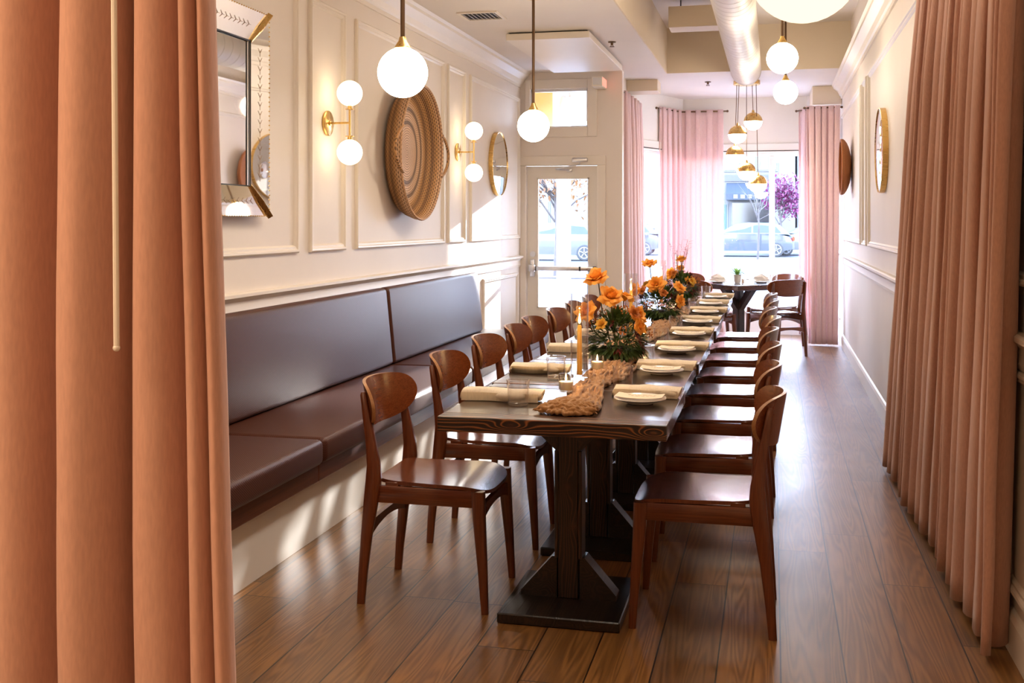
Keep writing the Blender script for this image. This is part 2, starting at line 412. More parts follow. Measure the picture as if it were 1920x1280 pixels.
b = MB(); b.box(LW, XB, -3.2, YD + .12, ZC, ZU + .12); b.box(-1.64, XB, YD + .12, YS, ZC, ZU + .12); struct(b.build('ceiling_lowered', [M['ceil']], smooth=False), 'lowered white ceiling over the banquette')
b = MB(); b.box(XB - .5, RW, YS, YW + .1, ZC, ZU + .12); struct(b.build('ceiling_window', M['ceil'], smooth=False), 'lowered ceiling over the bay window')
b = MB(); b.box(XB, XB + .012, -3.2, YS, ZC, ZU); b.box(XB + .012, RW, YS - .012, YS, ZC, ZU); struct(b.build('trim_1', M['soffit'], smooth=False), 'beige side faces of the dropped ceiling')
# far wall with door and transom openings
DX0, DX1, DZ = -2.505, -1.755, 1.985
TX0, TX1, TZ0, TZ1 = -2.46, -1.857, 2.38, 2.78
b = MB()
for x0, x1, z0, z1 in ((LW, DX0, 0, ZC), (DX1, -1.50, 0, ZC), (DX0, DX1, DZ, TZ0), (DX0, DX1, TZ1, ZC), (DX0, TX0, TZ0, TZ1), (TX1, DX1, TZ0, TZ1)):
    b.box(x0, x1, YD, YD + .12, z0, z1)
struct(b.build('wall_far', M['wall'], smooth=False), 'end wall with the glazed street door')
# bay: side wall, slanting glazed sides, flat front
BL = [(-1.56, YD + .12), (-1.56, 12.8), (-1.11, YW)]
BR = [(.41, YW), (RW, 13.25)]
b = MB(); b.seg(BL[0], BL[1], .08, 0, ZC)
struct(b.build('wall_bay', M['wall'], smooth=False), 'short side wall of the bay beside the door')
def bay(name, a, c, z0=.30, z1=2.26, mull=(), label=None):
    b = MB(); b.seg(a, c, .10, 0, z0 - .02); b.seg(a, c, .10, z1 + .12, ZC); o = b.build('wall_' + name, M['whitewood'], smooth=False); struct(o)
    a = Vector(a); c = Vector(c); d = (c - a).normalized(); nn = Vector((-d.y, d.x)); L = (c - a).length
    mt = Matrix.Translation((a.x, a.y, 0)) @ Matrix.Rotation(math.atan2(d.y, d.x), 4, 'Z')
    return mt, L
WN = 0
def window(mt, L, z0, z1, mull, label):
    global WN; WN += 1
    b = MB()
    b.box(0, L, -.02, .10, z1, z1 + .12, .006, 1, mt); b.box(0, L, -.045, .10, z0 - .03, z0, .006, 1, mt)
    b.box(0, .05, 0, .09, z0, z1, .004, 1, mt); b.box(L - .05, L, 0, .09, z0, z1, .004, 1, mt)
    b.box(.05, L - .05, .02, .07, z0, z0 + .05, .004, 1, mt); b.box(.05, L - .05, .02, .07, z1 - .04, z1, .004, 1, mt)
    for x in mull: b.box(x - .035, x + .035, .01, .08, z0 + .05, z1 - .04, .005, 1, mt)
    o = b.build('window_%d' % WN, M['whitewood'], smooth=False); struct(o, label)
    b = MB(); b.box(.05, L - .05, .042, .048, z0 + .05, z1 - .04, 0, 1, mt); b.build('pane', M['pane'], o, smooth=False)
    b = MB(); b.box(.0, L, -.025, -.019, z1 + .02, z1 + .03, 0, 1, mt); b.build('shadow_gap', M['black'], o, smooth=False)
    return o
mt, L = bay('bay_front', BL[2], BR[0]); window(mt, L, .30, 2.26, (1.10,), 'large white framed shop window with one mullion')
mt, L = bay('bay_left', BL[1], BL[2]); window(mt, L, .30, 2.26, (), 'tall slanting window left of the bay front')
mt, L = bay('bay_right', BR[0], BR[1]); window(mt, L, .30, 2.26, (), 'narrow slanting window behind the right curtains')
b = MB(); b.box(.44, RW - .002, 12.98, 13.9, 2.74, ZC - .001, .004, 1); struct(b.build('trim_2', M['soffit'], smooth=False), 'beige boxed beam above the right curtain')
b = MB(); b.box(-1.56, -1.22, 11.95, 12.3, 2.83, ZC - .001, .004, 1); struct(b.build('trim_3', M['soffit'], smooth=False), 'small beige box under the ceiling by the door')

TN = 3
def panel(xw, sgn, y0, y1, z0, z1):
    global TN; TN += 1
    prof = [(0, 0), (0, .014), (.008, .022), (.018, .020), (.024, .012), (.034, .012), (.040, .006), (.044, 0)]
    b = MB(); rings = []
    for s_, h in prof:
        rings.append([(xw + sgn * h, y0 + s_, z0 + s_), (xw + sgn * h, y1 - s_, z0 + s_), (xw + sgn * h, y1 - s_, z1 - s_), (xw + sgn * h, y0 + s_, z1 - s_)])
    b.loops(rings, True, False)
    return struct(b.build('trim_%d' % TN, M['trimw'], ang=20), 'raised panel moulding')
for y0, y1 in ((.9, 2.8), (2.97, 3.89), (4.05, 5.63), (5.79, 6.32), (6.50, 8.40), (8.51, 9.02), (9.19, 11.08)): panel(LW, 1, y0, y1, 1.228, 2.685)
panel(LW, 1, 9.62, 11.0, .18, .88)
for y0, y1 in ((10.12, 12.95), (6.2, 9.32), (2.2, 5.9)): panel(RW, -1, y0, y1, 1.20, 2.61)
panel(RW, -1, 9.50, 9.95, 1.20, 2.61)
panel(RW, -1, 1.0, 3.93, .2, .93)
def run(name, prof, y0, y1, label, m='trimw'):
    b = MB(); b.prism_y(prof, y0, y1); return struct(b.build(name, M[m], ang=20), label)
def rail(xw, s_): return [(xw, .935), (xw + s_ * .012, .935), (xw + s_ * .016, .955), (xw + s_ * .012, .975), (xw + s_ * .014, 1.005), (xw + s_ * .030, 1.022), (xw + s_ * .042, 1.03), (xw + s_ * .042, 1.045), (xw + s_ * .03, 1.052), (xw, 1.052)]
def crown(xw, s_): return [(xw, 2.80), (xw + s_ * .014, 2.80), (xw + s_ * .018, 2.825), (xw + s_ * .03, 2.835), (xw + s_ * .045, 2.87), (xw + s_ * .08, 2.905), (xw + s_ * .095, 2.915), (xw + s_ * .10, 2.935), (xw + s_ * .115, 2.954), (xw, 2.954)]
run('trim_20', rail(LW, 1), -3.2, YD, 'chair rail above the banquette'); run('trim_21', rail(RW, -1), -3.2, 13.2, 'chair rail on the aisle wall')
run('trim_22', crown(LW, 1), -3.2, YD, 'crown moulding above the banquette'); run('trim_23', crown(RW, -1), -3.2, 12.98, 'crown moulding above the aisle wall')
def bb(xw, s_): return [(xw, 0), (xw + s_ * .02, 0), (xw + s_ * .02, .115), (xw + s_ * .012, .135), (xw, .14)]
run('baseboard_right', bb(RW, -1), -3.2, 13.2, 'white baseboard of the aisle wall'); run('baseboard_left', bb(LW, 1), 9.4, YD, 'white baseboard beyond the banquette')
b = MB()   # casing round the door, and round the transom
b.box(DX0 - .068, DX0, YD - .022, YD, 0, DZ, .004, 1); b.box(DX1, DX1 + .085, YD - .022, YD, 0, DZ, .004, 1); b.box(DX0 - .068, DX1 + .085, YD - .026, YD, DZ, DZ + .10, .004, 1)
struct(b.build('trim_24', M['trimw'], smooth=False), 'white casing around the street door')
b = MB()
b.box(TX0 - .055, TX0, YD - .02, YD, TZ0 - .10, TZ1 + .10, .004, 1); b.box(TX1, TX1 + .10, YD - .02, YD, TZ0 - .10, TZ1 + .10, .004, 1)
b.box(TX0, TX1, YD - .02, YD, TZ1, TZ1 + .10, .004, 1); b.box(TX0, TX1, YD - .02, YD, TZ0 - .10, TZ0, .004, 1)
struct(b.build('trim_25', M['trimw'], smooth=False), 'white casing around the transom')
b = MB()
for x0, x1, z0, z1 in ((TX0, TX0 + .015, TZ0, TZ1), (TX1 - .015, TX1, TZ0, TZ1), (TX0, TX1, TZ0, TZ0 + .015), (TX0, TX1, TZ1 - .025, TZ1)): b.box(x0, x1, YD + .02, YD + .07, z0, z1)
WN += 1; wt = struct(b.build('window_%d' % WN, M['steel'], smooth=False), 'transom window above the street door')
b = MB(); b.box(TX0 + .015, TX1 - .015, YD + .042, YD + .048, TZ0 + .015, TZ1 - .025); b.build('pane', M['pane'], wt, smooth=False)
# street door
door = thing('door_1', None, None, (0, 0, 0)); struct(door, 'white street door with one tall pane and a steel push bar')
GX0, GX1, GZ0, GZ1 = -2.397, -1.846, .50, 1.86
b = MB()
for x0, x1, z0, z1 in ((DX0 + .005, GX0, .005, DZ - .005), (GX1, DX1 - .005, .005, DZ - .005), (GX0, GX1, .005, GZ0), (GX0, GX1, GZ1, DZ - .005)): b.box(x0, x1, YD + .03, YD + .075, z0, z1)
for x0, x1, z0, z1 in ((GX0, GX0 + .014, GZ0, GZ1), (GX1 - .014, GX1, GZ0, GZ1), (GX0, GX1, GZ0, GZ0 + .014), (GX0, GX1, GZ1 - .014, GZ1)): b.box(x0, x1, YD + .022, YD + .05, z0, z1)
b.build('leaf', M['doorp'], door, smooth=False)
b = MB(); b.box(GX0, GX1, YD + .05, YD + .056, GZ0, GZ1); b.build('pane', M['pane'], door, smooth=False)
b = MB(); b.box(-2.46, -1.79, YD - .035, YD - .005, .895, .94, .006, 2); bar = b.build('push_bar', M['steel'], door)
b = MB(); b.box(-2.475, -2.41, YD - .045, YD + .03, .885, .955, .006, 2); b.box(-2.465, -2.42, YD - .01, YD + .03, .83, 1.01, .006, 2); b.build('latch_case', M['steel'], door)
b = MB(); b.box(-1.945, -1.925, YD - .037, YD + .03, .893, .942, .003, 1); b.box(-1.80, -1.775, YD - .037, YD + .03, .893, .942, .003, 1); b.box(-2.405, -2.393, YD - .037, YD + .03, .893, .942, .003, 1); b.build('end_cap', M['black'], door)
b = MB(); b.lathe([(0, -.012), (.03, -.012), (.03, .0), (.022, .0), (.022, .006)], 24, (-2.442, YD + .03, 1.065), 'y', True); b.build('deadbolt', M['steel'], door)
b = MB(); b.box(-2.01, -1.85, YD - .075, YD - .026, 2.015, 2.06, .012, 3); b.tube([(-1.93, YD - .05, 2.015), (-1.93, YD - .05, 1.99), (-2.19, YD - .03, 1.95)], .006, 8); b.tube([(-2.19, YD - .03, 1.945), (-2.05, YD + .0, 1.935)], .007, 8); b.box(-2.08, -2.02, YD - .005, YD + .03, 1.92, 1.95, .006, 2); b.build('door_closer', M['steel'], door)

# ------------------------------------------------------------------ ceiling fittings
t = thing('fill_light_housing', 'unseen linear fill light added on the high ceiling above the long table', 'lamp', (-.55, 4.6, 3.39))  # housing made up for the added fill light, out of view
b = MB(); b.box(-.22, .22, -2.78, 2.78, 0, .039, .004, 1); b.build('housing', M['trimw'], t, smooth=False)
t = thing('ceiling_panel', 'flat white rectangular panel fixed under the lowered ceiling', 'ceiling panel', (-1.77, 9.72, 2.90))
b = MB(); b.box(-.36, .33, -1.0, 1.0, -.012, .042, .003, 1); b.build('board', M['trimw'], t, smooth=False)
b = MB(); b.box(-.34, .31, -.97, .97, .042, .054); b.build('shadow_strip', M['black'], t, smooth=False)  # black strip paints in the shade of the gap above the board
t = thing('air_vent', 'small white slatted air vent in the lowered ceiling', 'vent', (-2.13, 7.95, ZC))
b = MB()
for x0, x1, y0, y1 in ((-.155, .155, -.155, -.13), (-.155, .155, .13, .155), (-.155, -.13, -.13, .13), (.13, .155, -.13, .13)): b.box(x0, x1, y0, y1, -.012, -.001)
b.build('frame', M['trimw'], t, smooth=False)
b = MB(); b.box(-.13, .13, -.13, .13, -.003, -.001); b.build('backing', M['black'], t, smooth=False)
for k in range(8):
    b = MB(); b.box(-.0075, .0075, -.13, .13, -.0015, 0, 0, 1, Matrix.Translation((-.115 + k * .033, 0, -.009)) @ Matrix.Rotation(.6, 4, 'Y')); b.build('slat', M['trimw'], t, smooth=False)
def sprinkler(x, y, z, label, side=False):
    t = thing('fire_sprinkler', label, 'sprinkler', (x, y, z), 0, 'fire sprinklers')
    if side: t.rotation_euler = (0, -PI / 2, 0)
    b = MB(); b.lathe([(0, -.001), (.035, -.001), (.032, -.008), (.012, -.010), (.010, -.03), (0, -.03)], 20, (0, 0, 0), 'z'); b.build('escutcheon', M['darkbrass'], t)
    b = MB(); b.lathe([(0, -.046), (.022, -.045), (.022, -.042), (0, -.041)], 16); b.tube([(-.008, 0, -.03), (-.012, 0, -.036), (-.004, 0, -.042)], .003, 6); b.tube([(.008, 0, -.03), (.012, 0, -.036), (.004, 0, -.042)], .003, 6); b.build('deflector', M['darkbrass'], t)
sprinkler(-1.35, 9.38, ZC, 'dark sprinkler head in the lowered ceiling right of the white panel')
sprinkler(-.70, 12.3, ZC, 'dark sprinkler head in the ceiling before the bay window')
sprinkler(XB + .012, 8.6, 3.22, 'dark sprinkler head on the side of the dropped ceiling', True)
# spiral duct
def duct_f():
    b = MB(); r0 = .155; Y0, Y1 = -2.5, YS - .014
    prof = []; y = Y0
    while y < Y1 - .02:
        prof += [(r0, y), (r0, y + .140), (r0 - .005, y + .1415), (r0 - .005, y + .1475), (r0, y + .149)]; y += .15
    prof.append((r0, Y1))
    b.lathe(prof, 40, (-.27, 0, 2.97), 'y'); return b.build('ventilation_duct', M['duct'], ang=30)
tag(duct_f(), 'round white ribbed ventilation duct running under the high ceiling', 'duct')
t = thing('ceiling_unit', 'beige box hung from the high ceiling left of the duct', 'air unit', (-.62, 10.1, 3.16))
b = MB(); b.box(-.30, .16, -.14, .14, 0, .19, .004, 1); b.build('housing', M['soffit'], t, smooth=False)
for x in (-.2, .1):
    b = MB(); b.tube([(x, 0, .19), (x, 0, .27)], .006, 8); b.build('hanger_rod', M['black'], t)
t = thing('exit_sign', 'small white exit light with a red glow above the door', 'exit sign', (-1.70, YD, 2.76))
b = MB(); b.box(-.07, .04, -.30, -.02, 0, .10, .004, 1); b.build('housing', M['trimw'], t, smooth=False)
b = MB(); b.box(.04, .046, -.28, -.04, .012, .088); b.build('lit_face', M['exitred'], t, smooth=False)
b = MB(); b.box(-.055, .03, -.304, -.30, .015, .085); b.build('grille', M['steel'], t, smooth=False)

# ------------------------------------------------------------------ pendant lamps
def pendant(x, y, z, D, zt, label, m='globe', group='round opal pendant lamps'):
    t = thing('pendant_lamp', label, 'lamp', (x, y, z), 0, group); r = D / 2
    b = MB(); b.sphere((0, 0, 0), r, 40, 20, .22); b.build('globe', M[m], t, ang=80)
    b = MB(); b.lathe([(r * .30, r * .955), (r * .33, r * .97), (r * .30, r * 1.06), (r * .17, r * 1.26), (r * .13, r * 1.42), (0, r * 1.42)], 28); b.build('cup', M['brass'], t, ang=50)
    if zt - z > r * 1.45:
        b = MB(); b.tube([(0, 0, r * 1.40), (0, 0, zt - z - .012)], .010, 10); b.build('rod', M['darkbrass'], t)
        b = MB(); b.lathe([(0, zt - z - .025), (.055, zt - z - .022), (.06, zt - z - .001), (0, zt - z - .001)], 28); b.build('canopy', M['brass'], t)
    return t
pendant(-1.580, 4.556, 2.055, .22, ZC, 'lit white globe pendant in front of the woven wall tray')
pendant(-1.601, 7.346, 2.060, .22, ZC, 'lit white globe pendant in front of the transom window')
pendant(.100, 3.743, 2.244, .37, ZU, 'large dim cream globe pendant cut off by the top of the picture', 'globebig')
pendant(.066, 8.01, 2.564, .22, ZU, 'lit globe pendant over the aisle, upper of two')
pendant(.114, 10.331, 2.588, .22, ZU, 'lit globe pendant over the aisle, lower of two by the duct')
t = thing('pendant_cluster', 'cluster of five half brass globes hanging from one round canopy', 'lamp', (-.28, 12.33, ZC))
b = MB(); b.lathe([(0, -.045), (.14, -.045), (.145, -.04), (.145, -.001), (0, -.001)], 40); b.build('canopy', M['brass'], t)
for x, y, z in ((-.212, 12.38, 2.512), (-.378, 12.307, 2.365), (-.406, 12.33, 2.141), (-.28, 12.27, 1.953), (-.16, 12.30, 1.818)):
    dx, dy, dz = x + .28, y - 12.33, z - ZC; k = .1 / max(.1, math.hypot(dx, dy))
    b = MB(); b.tube([(dx * .85, dy * .85, -.045), (dx, dy, dz + .1)], .0035, 8); b.build('cord', M['darkbrass'], t)
    b = MB(); b.sphere((dx, dy, dz), .1015, 32, 8, 0, PI / 2 + .02); b.lathe([(0, .125), (.012, .125), (.016, .10)], 12, (dx, dy, dz)); cp = b.build('brass_cap', M['brass'], t, ang=60)
    b = MB(); b.sphere((dx, dy, dz), .099, 32, 10, PI / 2 - .05, PI); b.build('globe', M['globe'], cp, ang=80)

# ------------------------------------------------------------------ wall sconces
def sconce(y, z, label):
    t = thing('wall_sconce', label, 'wall lamp', (LW, y, z), 0, 'brass twin globe sconces')
    b = MB(); b.lathe([(0, .001), (.073, .001), (.075, .004), (.075, .012), (.070, .016), (0, .018)], 40, (0, 0, 0), 'x'); b.build('backplate', M['brass'], t, ang=40)
    b = MB(); b.tube([(.016, 0, 0), (.145, 0, 0)], .0065, 10); b.lathe([(0, .016), (.014, .017), (.014, .026), (0, .027)], 16, (0, 0, 0), 'x'); b.build('arm', M['brass'], t)
    b = MB(); b.tube([(.145, 0, -.088), (.145, 0, .088)], .0065, 10); b.build('stem', M['brass'], t)
    for s_ in (1, -1):
        b = MB(); b.lathe([(0, .078 * s_), (.026, .078 * s_), (.026, .082 * s_), (.013, .084 * s_), (.013, .105 * s_), (0, .105 * s_)], 24, (.145, 0, 0)); b.build('collar', M['brass'], t)
        b = MB(); b.sphere((.145, 0, s_ * .174), .075, 32, 16); b.build('globe', M['sconce'], t, ang=80)
sconce(6.055, 1.985, 'brass wall sconce with two lit globes left of the woven tray')
sconce(8.81, 1.985, 'brass wall sconce with two lit globes right of the woven tray')

# ------------------------------------------------------------------ things on the walls
def wall_basket(name, label, m, x, y, z, facing, r, depth, handles, tilt=0, round_=False):
    t = thing(name, label, 'basket', (x, y, z))
    t.rotation_euler = (0, facing * PI / 2 + tilt, 0)
    prof = [(0, .012), (r * .55, .012), (r * .86, .016), (r * .93, depth * .35), (r * .99, depth * .95), (r, depth), (r * 1.012, depth * .97), (r * 1.0, depth * .7), (r * .955, depth * .3), (r * .90, .001), (0, .0)]
    if round_: prof = [(0, .012)] + [(r * math.sin(a), depth * (1 - math.cos(a)) + .012 * (1 - a / 1.57)) for a in [.2 * k for k in range(1, 8)]] + [(r * .995, depth * .98), (r * 1.01, depth)] + [((r + .012) * math.sin(a), depth * (1 - math.cos(a))) for a in [.2 * k for k in range(7, 0, -1)]] + [(0, .0)]
    b = MB(); b.lathe(prof, 72); b.build('bowl', m, t, ang=50)
    b = MB(); n = 60; b.loops([[(Vector((math.cos(2 * PI * i / n), math.sin(2 * PI * i / n), 0)) * (r * 1.0 + .009 * math.cos(2 * PI * k / 8)) + Vector((0, 0, depth + .009 * math.sin(2 * PI * k / 8)))) for k in range(8)] for i in range(n + 1)], True, False); b.build('rim', m, t, ang=50)
    if handles:
        for s_ in (1, -1):
            pts = [(a * .13, s_ * (r * .99 + .085 * math.cos(a * PI / 2) ** .7 if abs(a) < 1 else s_ * 0 + r * .99 * 1), depth * .9) for a in [-1 + i / 6 for i in range(13)]]
            pts = [(p[0] * 1.2, s_ * (math.sqrt(max(0, (r * .985) ** 2 - (p[0] * 1.2) ** 2)) + (.14 * math.cos(p[0] / .13 * PI / 2) ** .75 if abs(p[0]) < .1299 else 0)), depth * .9 + .02) for p in pts]
            b = MB(); b.tube(pts, .011, 10); b.build('handle', m, t)
    return t
wall_basket('woven_tray', 'large round woven wall tray with side handles and dark rings', M['tray'], LW + .022, 7.42, 1.895, 1, .475, .13, True, .02)
wall_basket('woven_basket', 'small round reddish wicker basket on the aisle wall', M['basket'], RW - .004, 11.40, 1.95, -1, .272, .10, False, 0, True)
def round_mirror(name, x, y, z, s_, r, label):
    t = thing(name, label, 'mirror', (x, y, z), 0, 'round gold framed mirrors'); t.rotation_euler = (0, s_ * PI / 2, 0)
    b = MB(); b.lathe([(r * .982, .034), (r * .986, .041), (r, .040), (r, 0.001), (0, .001)], 72); b.build('frame', M['brass'], t, ang=40)
    b = MB(); b.sphere((0, 0, -2.4), 2.4 + .052, 72, 6, 0, math.asin(r * .985 / 2.452)); b.build('mirror_glass', M['mirror'], t, ang=80, recalc=True)
round_mirror('round_mirror', LW, 10.15, 1.955, 1, .305, 'round gold framed mirror right of the second sconce, by the door')
round_mirror('round_mirror', RW, 8.12, 1.905, -1, .30, 'round gold framed mirror on the aisle wall by the long curtain')
# large etched mirror with mirrored frame
MY0, MY1, MZ0, MZ1 = 4.20, 5.16, 1.430, 2.455
t = thing('etched_mirror', 'large rectangular mirror with slanted etched mirror frame and gold corners', 'mirror', (LW, (MY0 + MY1) / 2, (MZ0 + MZ1) / 2))
hw, hh = (MY1 - MY0) / 2, (MZ1 - MZ0) / 2; fw = .150; oX, iX = .060, .030
O_ = [(oX, -hw, -hh), (oX, hw, -hh), (oX, hw, hh), (oX, -hw, hh)]; I_ = [(iX, -hw + fw, -hh + fw), (iX, hw - fw, -hh + fw), (iX, hw - fw, hh - fw), (iX, -hw + fw, hh - fw)]
for i in range(4):
    j = (i + 1) % 4; b = MB(); lo = [Vector(O_[i]), Vector(O_[j]), Vector(I_[j]), Vector(I_[i])]
    hi = [p + Vector((.005, 0, 0)) for p in lo]; b.loops([lo, hi]); fr = b.build('frame_strip', M['mirror'], t, smooth=False)
    # etched sprigs
    b = MB(); a = (lo[0] + lo[3]) / 2; c = (lo[1] + lo[2]) / 2; d = (c - a); ln = d.length; d.normalize(); inw = ((lo[3] + lo[2]) / 2 - (lo[0] + lo[1]) / 2).normalized(); nrm = Vector((.0065, 0, 0))
    k = .12
    while k < ln - .1:
        p = a + d * k + nrm
        for q in (inw, -inw): b.tube([p, p + d * .022 + q * .016], [.0016, .0008], 4)
        b.tube([p - d * .02, p], .0009, 4); k += .045
    b.build('etching', M['ink'], fr)
    b = MB(); nb = int(ln / .02)
    for k in range(nb): b.sphere(Vector(O_[i]) + (Vector(O_[j]) - Vector(O_[i])) * ((k + .5) / nb) + Vector((.006, 0, 0)), .0036, 6, 4)
    b.build('beading', M['brass'], fr)
    b = MB(); b.tube([Vector(O_[i]) + Vector((.008, 0, 0)), (Vector(O_[i]) + Vector(I_[i])) / 2 + Vector((.012, 0, 0)), Vector(I_[i]) + Vector((.006, 0, 0))], [.020, .017, .012], 4); b.build('corner', M['brass'], t, smooth=False)
b = MB(); b.box(iX - .012, iX - .006, -hw + fw + .001, hw - fw - .001, -hh + fw + .001, hh - fw - .001); b.build('mirror_glass', M['mirror'], t, smooth=False)
b = MB(); b.box(.001, iX - .013, -hw + .01, hw - .01, -hh + .01, hh - .01); b.build('backing', M['black'], t, smooth=False)
b = MB()
for q in range(4): b.tube([Vector(I_[q]) + Vector((.005, 0, 0)), Vector(I_[(q + 1) % 4]) + Vector((.005, 0, 0))], .0035, 6)
b.build('inner_bead', M['black'], t)

# ------------------------------------------------------------------ banquette
BY0, BY1 = 1.9, 9.35
t = thing('banquette', 'long dark brown woven vinyl wall bench with padded seat and back', 'bench', (0, 0, 0))
b = MB(); b.box(LW + .003, -1.966, BY0, BY1, 0.001, .27); b.build('base', M['whitewood'], t, smooth=False)
for y0, y1 in ((BY0, 4.44), (4.44, 6.86), (6.86, BY1)):
    b = MB(); b.box(LW + .003, -1.925, y0 + .002, y1 - .002, .268, .345, .004, 1); b.build('wood_trim', M['tray_trim'], t, smooth=False)
    b = MB(); b.box(LW + .05, -1.895, y0 + .003, y1 - .003, .345, .458, .030, 5)
    b.build('seat_cushion', M['vinyl'], t, ang=60)
sh = Matrix(((1, 0, -.16, 0), (0, 1, 0, 0), (0, 0, 1, 0), (0, 0, 0, 1)))
for y0, y1 in ((2.1, 4.44), (4.45, 6.84), (6.86, 9.13)):
    mm = Matrix.Translation((0, 0, .46)) @ sh @ Matrix.Translation((0, 0, -.46))
    b = MB(); b.box(-2.555, -2.43, y0, y1, .46, .965, .028, 5)
    for v in b.bm.verts:
        k = (v.co.z - .46); 
        if v.co.x > -2.50: v.co.x -= k * .10
    b.build('back_cushion', M['vinyl'], t, ang=60)

# ------------------------------------------------------------------ chairs
def make_chair():
    t = thing('dining_chair', 'x', 'chair', (0, 0, 0))
    def outline(a):
        ca, sa = math.cos(a), math.sin(a); e = 2 / 4.0 if sa > 0 else 2 / 9.0
        x = abs(ca) ** e * (1 if ca > 0 else -1); y = abs(sa) ** e * (1 if sa > 0 else -1)
        hw_ = .205 + .020 * y
        return x * hw_, .022 + y * .215
    def zt(x, y): return .450 + .006 * (x / .21) ** 2 - .026 * max(0, (y - .12) / .12) ** 2 + .010 * max(0, (-y - .05) / .14) ** 2 - .004
    b = MB(); n = 56
    T = []
    for top in (1, 0):
        L = []
        for k in range(8):
            f = (k + .0) / 7; ring = []
            for i in range(n):
                x, y = outline(2 * PI * i / n); x, y = x * f, .022 + (y - .022) * f
                ring.append(b.bm.verts.new((x, y, zt(x, y) - (0 if top else .013))) if k else None)
            if k == 0: cv = b.bm.verts.new((0, .022, zt(0, .022) - (0 if top else .013)))
            L.append(ring)
        for i in range(n): b.face([cv, L[1][i], L[1][(i + 1) % n]])
        for k in range(1, 7):
            for i in range(n): b.face([L[k][i], L[k + 1][i], L[k + 1][(i + 1) % n], L[k][(i + 1) % n]])
        T.append(L[7])
    b.mi = 1
    for i in range(n): b.face([T[0][i], T[1][i], T[1][(i + 1) % n], T[0][(i + 1) % n]])
    b.build('seat', [M['chairy'], M['chairz']], t, ang=50)
    # backrest
    b = MB(); nu, nv = 32, 10; half = .247
    def bp(u, v, off):
        a = abs(u)
        top = .728 + .078 * (1 - a ** 7) ** .5 * (1 - .12 * a * a); bot = .728 - .100 * (1 - a ** 3.4) ** .55
        z = bot + (top - bot) * v
        x = u * half * (1 - .02 * a); y = -.272 + .092 * a ** 2.0 - .17 * (z - .70)
        return Vector((x, y + off, z))
    V = {}
    us = [math.sin((i / nu * 2 - 1) * PI / 2) * .9995 for i in range(nu + 1)]
    for s_, off in ((0, 0), (1, .013)):
        for i, u in enumerate(us):
            for j in range(nv + 1): V[s_, i, j] = b.bm.verts.new(bp(u, j / nv, off))
    for i in range(nu):
        for j in range(nv):
            for s_ in (0, 1): b.face([V[s_, i, j], V[s_, i + 1, j], V[s_, i + 1, j + 1], V[s_, i, j + 1]])
    b.mi = 1
    for i in range(nu):
        for j in (0, nv): b.face([V[0, i, j], V[0, i + 1, j], V[1, i + 1, j], V[1, i, j]])
    for j in range(nv):
        for i in (0, nu): b.face([V[0, i, j], V[0, i, j + 1], V[1, i, j + 1], V[1, i, j]])
    b.build('backrest', [M['chair'], M['edge']], t, ang=45)
    for s_ in (-1, 1):
        b = MB(); b.loft([(s_ * .205, -.240, .0, .011, .014), (s_ * .205, -.233, .10, .0125, .016), (s_ * .205, -.218, .25, .014, .020), (s_ * .205, -.200, .38, .0155, .026), (s_ * .205, -.190, .46, .016, .028), (s_ * .204, -.190, .51, .0155, .024), (s_ * .203, -.203, .60, .014, .018), (s_ * .202, -.220, .70, .012, .014), (s_ * .202, -.231, .765, .010, .011), (s_ * .202, -.233, .775, .006, .006)]); b.build('leg', M['chairz'], t, ang=50)
        b = MB(); b.loft([(s_ * .208, .232, 0, .011, .012), (s_ * .204, .222, .16, .0145, .0165), (s_ * .199, .208, .34, .018, .022), (s_ * .198, .204, .434, .018, .0235)]); b.build('leg', M['chairz'], t, ang=50)
        b = MB(); b.box(s_ * .197 - .011, s_ * .197 + .011, -.20, .195, .374, .4355, .003, 2); b.box(s_ * .18 - .014, s_ * .18 + .014, -.15, -.10, .430, .448, .002, 1); b.box(s_ * .17 - .014, s_ * .17 + .014, .08, .13, .430, .440, .002, 1); b.build('side_rail', M['chairy'], t, ang=40)
    for nm, y, z in (('front_rail', .212, .352), ('rear_rail', -.212, .275)):
        b = MB(); r = []
        for i in range(13):
            x = -.19 + .38 * i / 12; k = (x / .19) ** 2; h = .014 + .012 * k; zz = z + .018 * (1 - k)
            r.append([(x, y - .009, zz - h), (x, y + .009, zz - h), (x, y + .009, zz + h), (x, y - .009, zz + h)])
        b.loops(r); b.build(nm, M['chair'], t, ang=40)
    return t
chair0 = make_chair(); used = [False]
def put_chair(x, y, rz, label, group):
    c = chair0 if not used[0] else copy_tree(chair0); used[0] = True
    c.location = (x, y, 0); c.rotation_euler = (0, 0, rz); tag(c, label, 'chair', group); return c
TY0, TL = 3.555, .79
dest = ['nearest the camera', 'second from the camera', 'third from the camera', 'fourth from the camera', 'fifth from the camera', 'sixth from the camera', 'seventh from the camera', 'farthest from the camera']
jit = [(-.0, 0, 0), (.01, .01, .02), (-.01, -.01, -.02), (.012, 0, .03), (-.006, .015, 0), (.006, 0, -.02), (0, -.01, .02), (.01, 0, 0)]
for i in range(8):
    jx, jy, jr = jit[i]
    put_chair(-1.232 + jx, (3.985, 4.775, 5.55, 6.16, 6.69, 7.40, 8.10, 8.80)[i], -PI / 2 + jr, 'reddish brown wooden chair on the bench side of the long table, ' + dest[i], 'chairs along the bench side of the long table')
for i in range(8):
    jx, jy, jr = jit[7 - i]
    put_chair(-.250 + jx, 3.975 + .775 * i + jy, PI / 2 + jr, 'reddish brown wooden chair on the aisle side of the long table, ' + dest[i], 'chairs along the aisle side of the long table')
def face_to(dx, dy): return math.atan2(-dx, dy)
g = 'chairs around the window table'
